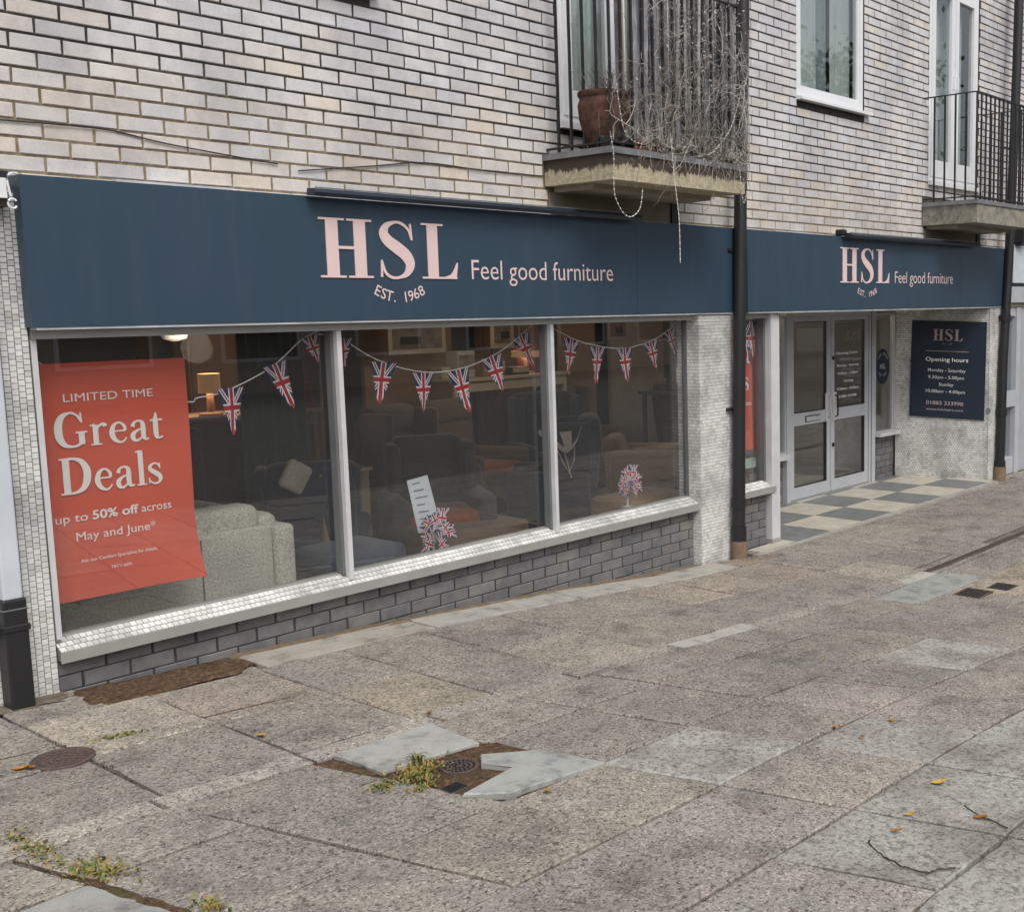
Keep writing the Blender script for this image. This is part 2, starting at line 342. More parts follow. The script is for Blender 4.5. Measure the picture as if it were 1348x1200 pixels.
def slab(pts, mat='slab', tint=None, z=0., th=.05, gap=.0062, parent=None, name='paving_slab', crack=False):
    """pts: four or more ground corners, ccw from above"""
    if len(pts) == 4 and name == 'paving_slab':
        out = []; L = lambda p, q: math.hypot(q[0]-p[0], q[1]-p[1])
        for k in range(4):
            p, q = pts[k], pts[(k+1)%4]; l = L(p, q)
            if l < .2:
                out.append(p)
                if l > .07 and mat == 'smooth': out.append(((p[0]+q[0])/2+random.gauss(0,.004), (p[1]+q[1])/2+random.gauss(0,.004)))
                continue
            dx, dy = (q[0]-p[0])/l, (q[1]-p[1])/l
            r_ = random.random(); ch = random.uniform(.008,.03) if r_ < .22 else random.uniform(.001,.006)
            out.append((p[0]+dx*ch, p[1]+dy*ch))
            for s in (.2,.36,.52,.68,.84):
                s += random.uniform(-.05,.05); j = abs(random.gauss(0,.0016)) if random.random() > .08 else random.uniform(.004,.010)
                out.append((p[0]+dx*l*s-dy*j, p[1]+dy*l*s+dx*j))
            out.append((q[0]-dx*random.uniform(.001,.006), q[1]-dy*random.uniform(.001,.006)))
        pts = out
    c = Vector((sum(p[0] for p in pts)/len(pts), sum(p[1] for p in pts)/len(pts)))
    jz = random.gauss(0, .002)+z; tx = random.gauss(0, .004); ty = random.gauss(0, .004)
    def P(p, ins, dz):
        v = Vector((p[0], p[1])); d = (c-v); v = v+d.normalized()*ins*1.2
        return (v.x-c.x, v.y-c.y, zg(v.x)-zg(c.x)+dz+tx*(v.x-c.x)+ty*(v.y-c.y))
    n = len(pts); a = [P(p, gap, -th) for p in pts]; b = [P(p, gap, -.005) for p in pts]; t = [P(p, gap+(.005 if gap > .002 else .001), 0) for p in pts]
    vs = a+b+t; fs = [tuple(range(2*n, 3*n))]
    for r in (0, n):
        for i in range(n): fs.append((r+i, r+(i+1)%n, r+n+(i+1)%n, r+n+i))
    me = bpy.data.meshes.new(name); me.from_pydata(vs, [], fs); me.update()
    o = link(name, me, M[mat], parent or pav, (c.x, c.y, zg(c.x)+jz)); slab_count[0] += 1
    if tint is None:
        r = random.random()
        tint = [(.345,.32,.285),(.335,.315,.285),(.33,.30,.275),(.35,.32,.28),(.32,.30,.275),(.34,.308,.285),(.35,.33,.30)][int(r*7)]
        k = random.uniform(.95, 1.06); tint = tuple(x*k*.93 for x in tint)
    g_ = sum(tint)/3; tint = tuple(.945*(.80*g_+.20*.335+((x-g_)*.68)) for x in tint)
    o.color = (*tint, 1); return o
def lens(rows, cols, shear=0, y0=0, tints={}, mats={}, skip=()):
    """rows: list of Y edges descending; cols: list of X edges at Y=y0"""
    for j in range(len(rows)-1):
        for i in range(len(cols)-1):
            if (i, j) in skip: continue
            ya, yb = rows[j+1], rows[j]
            X = lambda x, y: x+shear*(y0-y)
            jit = 0
            pts = [(X(cols[i],ya),ya),(X(cols[i+1],ya),ya),(X(cols[i+1],yb),yb),(X(cols[i],yb),yb)]
            k = (i, j); slab(pts, mats.get(k, 'slab'), tints.get(k))
# wall field
W = [-1.1,-.5,.1,.7,1.28,1.88,2.42,2.98,3.45,3.98,4.57,5.17,5.68,6.20,6.76,7.34,7.92,8.50,9.08,9.66,10.24,10.82,11.4,12.0,12.6,13.2,13.8,14.4,15.0,15.7]
lens([5.09,4.49,3.90], W, tints={(6,0):(.37,.33,.28),(5,0):(.40,.37,.31),(9,1):(.40,.37,.315),(8,0):(.30,.28,.25),(12,0):(.42,.37,.30),(13,0):(.41,.36,.29),(14,0):(.34,.29,.24),(7,1):(.36,.32,.25),(15,1):(.40,.37,.31)})
# rows against the building
lens([5.46,5.09], [-1.1,-.2,.7,1.28,1.88,2.25])
for a, b in ((3.02,4.1),(4.1,5.3),(5.3,6.3),(6.3,7.1)): slab([(a,5.09),(b,5.09),(b,5.36),(a,5.36)], 'smooth', random.choice([(.40,.36,.29),(.43,.40,.34)]), z=.002)
slab([(2.25,5.09),(3.02,5.09),(3.02,5.40),(2.25,5.40)], z=-.014)
slab([(7.1,5.09),(7.62,5.09),(7.62,5.225),(7.1,5.36)], 'slab', (.30,.23,.18))
XS = [7.62,8.5,9.4,10.3,11.2,12.05]
for a, b in zip(XS, XS[1:]): slab([(a,5.09),(b,5.09),(b,5.232),(a,5.232)])
for a in range(6): slab([(12.05+.6*a,5.09),(12.65+.6*a,5.09),(12.65+.6*a,5.44),(12.05+.6*a,5.44)])
# narrow channel course, then the drain further right
cx = [-1.1,-.4,.35,1.1,1.83,2.42,3.05,3.9,4.72,5.45,6.1,6.75,7.3,7.8]
for i, (a, b) in enumerate(zip(cx, cx[1:])):
    slab([(a,3.775),(b,3.775),(b,3.90),(a,3.90)], 'smooth' if i in (8,12) else 'slab', {8:(.46,.43,.39),7:(.40,.375,.34),9:(.40,.37,.34),12:(.47,.45,.39),1:(.43,.41,.38),2:(.44,.42,.385),3:(.43,.405,.37),4:(.42,.395,.365),5:(.41,.385,.36)}.get(i, (.36,.335,.31)), z=.002)
# outer field, joints running slightly askew
C0 = [1.4+.5425*k for k in range(-9, 30)]
C0 = [x+random.uniform(-.02,.02) for x in C0]
for k, v in {9:1.40,10:1.93,11:2.47,12:2.97,13:3.545,14:4.06,15:4.60,16:5.10,17:5.77}.items(): C0[k] = v
rows = [3.775,3.44,2.92,2.43,1.94,1.43,.93,.43,-.07]
pale = [(12,2),(16,2),(11,4),(12,4),(13,4),(14,4),(15,4),(10,5),(11,5),(12,5),(13,5),(14,5),(12,6),(13,6),(13,3)]
tints = {(11,2):(.40,.37,.325),(12,3):(.40,.37,.33),(11,3):(.36,.34,.325),(10,3):(.35,.31,.30),(10,4):(.38,.365,.34),(9,3):(.345,.31,.295),(20,1):(.42,.37,.285),(21,1):(.41,.36,.28),(14,2):(.36,.32,.31),(14,3):(.365,.33,.315)}; mats = {}
for k in pale: mats[k] = 'lichen'; tints[k] = random.choice([(.42,.415,.38),(.44,.43,.395),(.41,.405,.365)])
tints[(12,2)] = (.45,.445,.415); tints[(13,3)] = (.40,.385,.355)
skip = {(11,0),(11,1)}
for j in range(1, 5):
    for i in (6,7,8): mats[(i,j)] = 'smooth'; tints[(i,j)] = (.35,.35,.315)
for i in (19,20): mats[(i,0)] = 'smooth'; tints[(i,0)] = (.33,.34,.31)
lens(rows, C0, .25, 3.5, tints, mats, skip)
# cracked slab: three broken pieces with the crack between them
def XY(i, y): return C0[i]+.25*(3.5-y)
# ------------- the opened-up bay: two smooth slabs, soil and small covers
slab([(2.50,3.47),(2.96,3.43),(2.99,3.78),(2.49,3.775)], 'smooth', (.40,.405,.375), z=.010)
slab([(2.54,3.06),(2.66,2.94),(3.12,2.89),(3.06,3.18),(2.86,3.33),(2.79,3.25),(2.845,3.135)], 'smooth', (.39,.40,.37), z=.010)
def blob(name, pts, mat, z=-.006, parent=None, n=4, amp=.01, kind=None, label=None, cat=None):
    # irregular low mound filling an outline (fan with rings)
    c = Vector((sum(p[0] for p in pts)/len(pts), sum(p[1] for p in pts)/len(pts)))
    P = []
    for i, p in enumerate(pts):
        q = pts[(i+1) % len(pts)]
        for s in range(5): f = s/5; P.append(Vector((p[0]+(q[0]-p[0])*f+random.gauss(0,.013), p[1]+(q[1]-p[1])*f+random.gauss(0,.013))))
    N = len(P); mb = MB(); R_ = 6
    for r in range(R_, 0, -1):
        for v in P:
            q = c+(v-c)*(r/R_); h = z+(0 if r == R_ else random.uniform(0, amp))
            mb.v.append((q.x, q.y, zg(q.x)+h))
    mb.v.append((c.x, c.y, zg(c.x)+z+amp*.5)); K = len(mb.v)-1
    for r in range(R_-1):
        for i in range(N): mb.f.append((r*N+i, r*N+(i+1)%N, (r+1)*N+(i+1)%N, (r+1)*N+i))
    for i in range(N): mb.f.append(((R_-1)*N+i, (R_-1)*N+(i+1)%N, K))
    o = mb.build(name, mat, parent, smooth=True, off=(c.x, c.y, zg(c.x)) if not parent else None)
    return tag(o, label, cat, kind=kind)
blob('soil', [(2.36,3.41),(2.52,3.07),(2.72,2.90),(3.20,2.90),(3.08,3.30),(3.02,3.79),(2.40,3.79)], M['soil'], z=-.012, amp=.012, kind='stuff')
blob('soil', [(2.19,5.14),(2.3,5.06),(2.9,5.12),(3.05,5.22),(3.0,5.40),(2.19,5.43)], M['soil'], z=-.004, amp=.012, kind='stuff')
blob('soil', [(3.0,5.31),(4.5,5.33),(6.0,5.335),(6.95,5.34),(6.95,5.44),(3.0,5.44)], plain('silt_at_wall', (.22,.17,.12), 1, .1, 0, .4, 20, .5), z=-.002, amp=.008, kind='stuff')
blob('soil', [(1.4,5.33),(1.9,5.31),(2.10,5.30),(2.19,5.36),(2.19,5.43),(1.4,5.44)], plain('silt_by_pipe', (.20,.16,.12), 1, .1, 0, .4, 20, .5), z=.001, amp=.004, kind='stuff')
# soil filling joints
def joint_soil(pts, wdt=.012):
    mb = MB()
    for (x0,y0),(x1,y1) in zip(pts, pts[1:]):
        n = max(2, int(math.hypot(x1-x0,y1-y0)/.05)); dx, dy = x1-x0, y1-y0; L = math.hypot(dx,dy); nx, ny = -dy/L, dx/L
        ring = []
        for i in range(n+1):
            f = i/n; w_ = wdt*random.uniform(.4,1.3); x, y = x0+dx*f, y0+dy*f
            ring.append(((x+nx*w_, y+ny*w_, zg(x)-.003),(x, y, zg(x)+.004*random.random()+.001),(x-nx*w_, y-ny*w_, zg(x)-.003)))
        for a, b in zip(ring, ring[1:]):
            mb.add([a[0],a[1],b[1],b[0]], [(0,1,2,3)]); mb.add([a[1],a[2],b[2],b[1]], [(0,1,2,3)])
    return mb
mb = joint_soil([(1.33,3.87),(1.41,3.55),(1.46,3.22),(1.56,2.8)], .022); mb2 = joint_soil([(2.82,4.57),(2.19,4.62),(1.86,4.71),(1.5,4.75)], .007)
mb.add(mb2.v, mb2.f)
mb.build('joint_soil', M['soil'], None, kind='stuff')
# dirt-filled crack across the broken pale slab
def crack(pts):
    P_ = []
    for (x0,y0),(x1,y1) in zip(pts, pts[1:]):
        for k in range(6): f = k/6; P_.append((x0+(x1-x0)*f+random.gauss(0,.004), y0+(y1-y0)*f+random.gauss(0,.004)))
    P_.append(pts[-1]); m = joint_soil(P_, .0018); m.v = [(v[0], v[1], v[2]+.0075) for v in m.v]
    m.build('crack_dirt', plain('black_crack_dirt', (.09,.075,.06), 1, .1), pav, kind='stuff')
crack([(3.15,1.755),(3.116,1.739),(3.06,1.641),(3.045,1.52),(3.14,1.445)]); crack([(3.62,1.64),(3.565,1.561),(3.53,1.44)])

# round and square covers set in the paving
def cover(x, y, r, name, label, cat, n=24, square=False, group=None, dark=True):
    z = zg(x)+.003; e = empty(name, (x, y, z), label, cat, group)
    if square:
        MB().box(x-r, x+r, y-r*.8, y+r*.8, z-.03, z+.003).build('rim', M['iron'], e)
        mb = MB()
        for i in range(7):
            for j in range(5):
                a = x-r*.86+i*r*.25; b = y-r*.66+j*r*.27; mb.box(a, a+r*.17, b, b+r*.17, z+.003, z+.007)
        mb.build('tread_studs', M['blackp'], e)
    else:
        MB().lathe((x,y,z), [(r*.02,-.02),(r,-.02),(r,.004),(r*.92,.006),(r*.9,.002),(r*.02,.002)], n).build('rim', M['iron'], e)
        mb = MB()
        for k in range(3):
            rr = r*(.25+.24*k); m = 8+6*k
            for q in range(m):
                t = 2*math.pi*q/m; a, b = x+rr*math.cos(t), y+rr*math.sin(t); mb.box(a-r*.05, a+r*.05, b-r*.05, b+r*.05, z+.002, z+.006)
        mb.build('tread_studs', M['iron'] if not dark else M['blackp'], e)
    return e
cover(1.815, 4.55, .115, 'access_cover', 'round rusty iron cover set in the paving near the left drainpipe', 'manhole cover', dark=False)
cover(2.735, 3.30, .075, 'stopcock_cover', 'small round black cover in the soil between the two smooth slabs', 'cover', 16)
cover(2.58, 3.15, .045, 'stopcock_cover', 'smallest square black cover beside the weeds in the soil patch', 'cover', square=True)
cover(7.34, 3.28, .125, 'stopcock_cover', 'larger of the two black covers right of the drain end', 'cover', square=True)
cover(7.66, 3.20, .10, 'stopcock_cover', 'farther of the two black covers right of the drain end', 'cover', square=True)
MB().box(7.1,7.95,3.12,3.4,zg(7.5)-.03,zg(7.5)+.0005) if False else None
# drain channel
def drain():
    x0, x1 = 7.8, 15.5; e = empty('drain_channel', (x0, 3.91, zg(x0)), 'long rusty slotted drain grating running along the pavement on the right', 'drain')
    mb = MB()
    N = int((x1-x0)/.06)
    segs = [(x0+i*.5, min(x0+(i+1)*.5, x1)) for i in range(int((x1-x0)/.5)+1) if x0+i*.5 < x1]
    for a, b in segs:
        for y in (3.842, 3.978): mb.hexa([(a,y-.008,zg(a)-.05),(b,y-.008,zg(b)-.05),(b,y+.008,zg(b)-.05),(a,y+.008,zg(a)-.05)],[(a,y-.008,zg(a)+.002),(b,y-.008,zg(b)+.002),(b,y+.008,zg(b)+.002),(a,y+.008,zg(a)+.002)])
    mb.build('channel_frame', M['iron'], e)
    bar = MB().box(-.011,.011,-.06,.06,-.02,0); me = bar.mesh('grating_bar')
    x = x0+.02; k = 0
    while x < x1 and k < 190:
        link('grating_bar', me, M['iron'], e, (x-x0, 0, zg(x)-zg(x0)-.001)); x += .04; k += 1
    mb = MB()
    for a, b in segs: mb.add([(a,3.85,zg(a)-.05),(b,3.85,zg(b)-.05),(b,3.97,zg(b)-.05),(a,3.97,zg(a)-.05)], [(0,1,2,3)])
    mb.build('channel_bed', plain('drain_silt', (.03,.022,.02), 1, .1), e)
drain()
for i in range(12):   # edging stones that hold the drain
    a = 7.8+i*.65; slab([(a,3.775),(a+.65,3.775),(a+.65,3.834),(a,3.834)], 'slab', z=.001)
# ------------------------------------------------------------------ entrance floor tiles
ef = empty('entrance_floor', (8.1,5.3,-.165), kind='structure')
tx = [7.66,8.2,8.77,9.34,9.905,10.47,11.035,11.62,12.19,12.75]; ty = [5.30,5.825,6.34,6.46]
tile_me = {}
for j in range(3):
    for i in range(len(tx)-1):
        x0, x1, y0, y1 = tx[i], tx[i+1], ty[j], ty[j+1]
        if x0 < 8.1 and j > 0: continue
        if j == 0 and i == 0: x0, y1 = 7.66, 5.44
        if i == 8: x1 = 12.36 if j == 0 else 12.2
        if i > 7 and j == 2: x1 = 12.2
        if x1 > 12.4: continue
        if i == 8 and x1 < x0+.02: continue
        mb = MB(); g = .002; zt = -.160+random.gauss(0,.0008)
        mb.hexa([(x0+g,y0+g,-.19),(x1-g,y0+g,-.19),(x1-g,y1-g,-.19),(x0+g,y1-g,-.19)], [(x0+g*2,y0+g*2,zt),(x1-g*2,y0+g*2,zt),(x1-g*2,y1-g*2,zt),(x0+g*2,y1-g*2,zt)])
        mb.build('floor_tile', M['greytile'] if (i+j) % 2 else M['creamtile'], ef)
MB().box(7.55,12.36,5.238,5.298,-.24,-.163).build('kerb_edge', M['curb'], ef)
MB().box(7.55,12.38,5.30,6.50,-.25,-.192).build('bedding', M['grout'], ef)

# ------------------------------------------------------------------ brickwork
import itertools
CM = [[0]*3]*3
Minv = cam.matrix_world.copy()
def proj(P):
    q = CAMR @ (Vector(P)-Vector((0,0,EYE))); return (900+FPX*q[0]/q[2], 600+FPX*q[1]/q[2]) if q[2] > .1 else (9999,9999)
def brick_mesh(L, H, dep, j=.0015, bev=.004):
    """front face at y=0 looking to -Y; body behind"""
    rj = lambda: random.uniform(-j, j)
    vs = [(0+rj(),dep,0+rj()),(L+rj(),dep,0+rj()),(L+rj(),dep,H+rj()),(0+rj(),dep,H+rj())]
    vs += [(x,bev,z) for x, _, z in vs[:4]]
    f = [(bev+rj(),rj()*.8,bev*.8+rj()),(L-bev+rj(),rj()*.8,bev*.8+rj()),(L-bev+rj(),rj()*.8,H-bev*.8+rj()),(bev+rj(),rj()*.8,H-bev*.8+rj())]
    vs += f
    fs = [(8,9,10,11)]
    for r in (0, 4):
        for i in range(4): fs.append((r+i, r+(i+1)%4, r+4+(i+1)%4, r+4+i))
    return vs, fs
def brick_field(parent, mat, y, z_rows, x0, x1, phase, openings, H=.0632, dep=.05, limit=300, mortar=None, zmin=None):
    """openings: (xa, xb, za, zb). Bricks as parts, nearest ones single, rest joined"""
    BL = .2133; base = worldloc(parent); items = []
    for r, zc in z_rows:
        off = phase if r % 2 else phase+.1125
        k = math.floor((x0-off)/.225)-1
        while off+k*.225 < x1:
            a = off+k*.225+.006; b = a+BL; k += 1
            iv = [(max(a, x0), min(b, x1))]
            for xa, xb, za, zb in openings:
                if zc+H/2 <= za+.004 or zc-H/2 >= zb-.004: continue
                niv = []
                for p, q in iv:
                    if q <= xa or p >= xb: niv.append((p,q)); continue
                    if p < xa-.0: niv.append((p, xa-.004))
                    if q > xb: niv.append((xb+.004, q))
                iv = niv
            for p, q in iv:
                if q-p < .025: continue
                z0 = zc-H/2; h = H
                if zmin: 
                    zz = zmin((p+q)/2)
                    if z0+h < zz: continue
                items.append((p, q, z0, h))
    def size(it):
        p, q, z0, h = it; a = proj((p, y, z0)); b = proj((q, y, z0+h))
        if b[0] < -5 or a[0] > 1355 or a[1] < -5 or b[1] > 1210: return -1
        return abs((b[0]-a[0]))*abs(h)*abs(FPX/ (p+1))
    items.sort(key=size, reverse=True)
    protos = []
    for s in range(8):
        vs, fs = brick_mesh(BL, H, dep); me = bpy.data.meshes.new('brick'); me.from_pydata(vs, [], fs); me.update(); me.materials.append(mat); protos.append(me)
    for it in items[:limit]:
        p, q, z0, h = it
        o = link('brick', random.choice(protos), None, parent, Vector((p, y+random.gauss(0,.0012), z0))-base); o.scale = ((q-p)/BL, 1, 1)
    if items[limit:]:
        mb = MB()
        for p, q, z0, h in items[limit:]:
            vs, fs = brick_mesh(q-p, h, dep); dy = random.gauss(0,.0012); mb.add([(v[0]+p, v[1]+y+dy, v[2]+z0) for v in vs], fs)
        mb.build('remaining_bricks', mat, parent, kind='stuff')
def wall_panel(parent, name, mat, y, x0, x1, z0, z1, openings, th=.2):
    xs = sorted(set([x0,x1]+[o[i] for o in openings for i in (0,1) if x0 < o[i] < x1])); zs = sorted(set([z0,z1]+[o[i] for o in openings for i in (2,3) if z0 < o[i] < z1]))
    mb = MB()
    for a, b in zip(xs, xs[1:]):
        run = None
        for c, d in zip(zs, zs[1:]):
            inside = any(o[0] <= (a+b)/2 <= o[1] and o[2] <= (c+d)/2 <= o[3] for o in openings)
            if not inside: mb.box(a, b, y, y+th, c, d)
    return mb.build(name, mat, parent)
WIN = [(8.53,9.69,3.60,5.0),(2.95,4.12,3.60,5.0)]
FRD = [(11.02,12.22,3.09,5.15),(5.62,6.82,3.07,5.15)]
SPN = [(10.93,12.20,2.40,2.70),(5.50,6.80,2.40,2.70)]   # rendered panels under the balcony slabs
op = WIN+FRD+SPN+[(10.88,12.33,2.66,2.885),(5.46,6.92,2.66,2.87)]
wl = empty('brick_wall', (2.2, D, 2.3), 'long upper wall of pale cream bricks with dark mortar above the shop', 'wall')
rowsz = [(r, 3.286-.075*r) for r in range(-29, 13)]
brick_field(wl, M['brick'], D-.002, rowsz, -.8, 16.2, 2.228, op, limit=300)
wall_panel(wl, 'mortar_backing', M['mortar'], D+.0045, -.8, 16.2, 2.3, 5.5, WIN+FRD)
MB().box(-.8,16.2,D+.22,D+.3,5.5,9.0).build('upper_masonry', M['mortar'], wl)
# band of wall hidden behind the signs
MB().box(-.8,12.9,D+.01,D+.2,1.815,2.299).build('lintel', plain('lintel_concrete', (.3,.28,.25), .9), wl)
def ground_min(x): return zg(x)-.06
def plinth(name_loc, x0, x1, y, ztop, zbot, label, phase=2.3, coping=False):
    e = empty('plinth_wall', name_loc, label, 'low wall', 'grey brick plinths under the shop glazing')
    n = int((ztop-zbot)/.075)+2
    brick_field(e, M['gbrick'], y, [(r, ztop-.037-.075*r) for r in range(n)], x0, x1, phase, [], H=.0695, dep=.06, zmin=lambda x: zbot)
    MB().box(x0, x1, y+.004, y+.14, zbot-.08, ztop+.012).build('mortar_backing', M['gmortar'], e)
    return e
plinth((4.6,5.47,0), 2.19, 6.97, 5.462, .285, -.26, 'long low wall of slate grey bricks under the big shop window')
plinth((7.7,5.47,-.16), 7.40, 7.985, 5.462, .285, -.24, 'short grey brick wall under the narrow window beside the central drainpipe', 7.43)
plinth((9.0,6.46,-.16), 8.14, 9.757, 6.462, .30, -.2, 'dark grey brickwork mostly hidden left of the entrance doors', 9.6)
plinth((11.9,6.46,-.16), 11.622, 12.12, 6.452, .345, -.2, 'grey brick wall under the side pane right of the entrance doors', 11.6)
# mosaic faces
def mosaic(mb, O, xd, n_, w_, h_, pu=.0297, pv=.0262, vertical=False, seedj=.0007):
    O = Vector(O); xd = Vector(xd).normalized(); nn = Vector(n_).normalized(); up = Vector((0,0,1)); g = .0022
    nu = max(1, round(w_/pu)); pu = w_/nu; nv = max(1, round(h_/pv)); pv = h_/nv
    def tile(a, b, c, d):
        j = random.uniform(0, seedj)
        P = lambda u, v, t: O+xd*u+up*v+nn*t
        a += g/2; b -= g/2; c += g/2; d -= g/2
        vs = [P(a,c,0),P(b,c,0),P(b,d,0),P(a,d,0)]+[P(a+.001,c+.001,.0022+j),P(b-.001,c+.001,.0022+j),P(b-.001,d-.001,.0022+j),P(a+.001,d-.001,.0022+j)]
        mb.add(vs, [(4,5,6,7),(0,1,5,4),(1,2,6,5),(2,3,7,6),(3,0,4,7)])
    if vertical:
        for i in range(nu):
            s = (i % 2)*.5*pv; c = -s
            while c < h_-.004: tile(i*pu, (i+1)*pu, max(0,c), min(h_, c+pv)); c += pv
    else:
        for j in range(nv):
            s = (j % 2)*.5*pu; a = -s
            while a < w_-.004: tile(max(0,a), min(w_,a+pu), j*pv, (j+1)*pv); a += pu
def pier(loc, x0, x1, y0, y1, z0, z1, label, vertical=False, faces='fl'):
    e = empty('tiled_pier', loc, label, 'pier', 'white mosaic tiled piers of the shopfront')
    MB().box(x0, x1, y0, y1, z0, z1).build('core', M['grout'], e)
    mb = MB()
    mosaic(mb, (x0,y0,z0), (1,0,0), (0,-1,0), x1-x0, z1-z0, vertical=vertical)
    if 'l' in faces: mosaic(mb, (x0,y1,z0), (0,-1,0), (-1,0,0), y1-y0, z1-z0, vertical=vertical)
    mb.build('mosaic_tiles', M['mosaic'], e, kind='stuff'); return e
pier((1.6,5.44,.17), -.6, 2.183, 5.44, 5.7, .12, 2.40, 'left tiled pier of white mosaic behind the white and black drainpipe', vertical=True, faces='f')
pier((7.2,5.39,-.17), 6.975, 7.415, 5.385, 5.6, -.24, 1.80, 'middle tiled pier of white mosaic between big window and central drainpipe')
pier((12.5,5.39,-.19), 12.385, 12.66, 5.385, 5.6, -.25, 1.80, 'right tiled pier of white mosaic at the end of the shopfront', faces='f')
A0 = Vector((12.10,6.42,0)); A1 = Vector((12.385,5.388,0)); wd = (A1-A0).normalized(); wn = Vector((wd.y, -wd.x, 0)); wn = wn if wn.x < 0 else -wn; WL = (A1-A0).length
e = empty('tiled_return_wall', (12.2,5.9,-.17), 'white mosaic tiled side wall of the entrance that carries the opening hours board', 'wall')
b0 = A0-wn*.2; b1 = A1-wn*.2
MB().hexa([(A0.x,A0.y,-.25),(A1.x,A1.y,-.25),(b1.x,b1.y,-.25),(b0.x,b0.y,-.25)],[(A0.x,A0.y,1.8),(A1.x,A1.y,1.8),(b1.x,b1.y,1.8),(b0.x,b0.y,1.8)]).build('core', M['grout'], e)
mb = MB(); mosaic(mb, (A0.x,A0.y,-.22), wd, wn, WL, 2.01); mb.build('mosaic_tiles', M['mosaic'], e, kind='stuff')
# ceiling of the entrance recess and back of fascia
MB().box(8.05,12.35,5.37,6.6,1.80,1.86).build('entrance_soffit', M['soffit'], None, kind='structure')

# ------------------------------------------------------------------ lettering
def text_geo(s, weight=0., extrude=0.):
    c = bpy.data.curves.new('t', 'FONT'); c.body = s; c.size = 1; c.offset = weight; c.extrude = extrude; c.resolution_u = 3
    o = bpy.data.objects.new('t', c); col.objects.link(o); bpy.context.view_layer.update()
    dg = bpy.context.evaluated_depsgraph_get(); me = o.evaluated_get(dg).to_mesh()
    vs = [v.co.copy() for v in me.vertices]; fs = [tuple(p.vertices) for p in me.polygons]
    o.evaluated_get(dg).to_mesh_clear(); bpy.data.objects.remove(o); bpy.data.curves.remove(c); return vs, fs
class Frame:
    def __init__(s, O, x, n): s.O = Vector(O); s.x = Vector(x).normalized(); s.n = Vector(n).normalized(); s.u = Vector((0,0,1))
    def __call__(s, a, b, c=0): return s.O+s.x*a+s.u*b+s.n*c
def put_text(s, fr, x0, x1, zb, h, mat, parent, name='lettering', weight=.0, depth=.001, capscale=None, ext=0.):
    """baseline zb; cap height h; stretched to x0..x1"""
    vs, fs = text_geo(s, weight); mx = min(v.x for v in vs); Mx = max(v.x for v in vs)
    cap = .729
    P = [fr(x0+(v.x-mx)/(Mx-mx)*(x1-x0), zb+v.y/cap*h, depth) for v in vs]; ws = s.split(' '); prev = 0
    lo = -1e9
    for k in range(len(ws)):          # each word is a part of its own
        hi = 1e9 if k == len(ws)-1 else max(v.x for v in text_geo(' '.join(ws[:k+1]), weight)[0])+.03
        sel = [f for f in fs if lo < sum(vs[i].x for i in f)/len(f) <= hi]; ids = sorted({i for f in sel for i in f}); mp = {i: n for n, i in enumerate(ids)}
        if sel: MB().add([P[i] for i in ids], [tuple(mp[i] for i in f) for f in sel]).build(name, mat, parent)
        lo = hi
def spline(pts, n=6):
    out = []
    for i in range(len(pts)-1):
        p0 = pts[max(i-1,0)]; p1 = pts[i]; p2 = pts[i+1]; p3 = pts[min(i+2,len(pts)-1)]
        for k in range(n):
            t = k/n; out.append([.5*((2*b)+(-a+c)*t+(2*a-5*b+4*c-d)*t*t+(-a+3*b-3*c+d)*t**3) for a, b, c, d in zip(p0,p1,p2,p3)])
    out.append(list(pts[-1])); return out
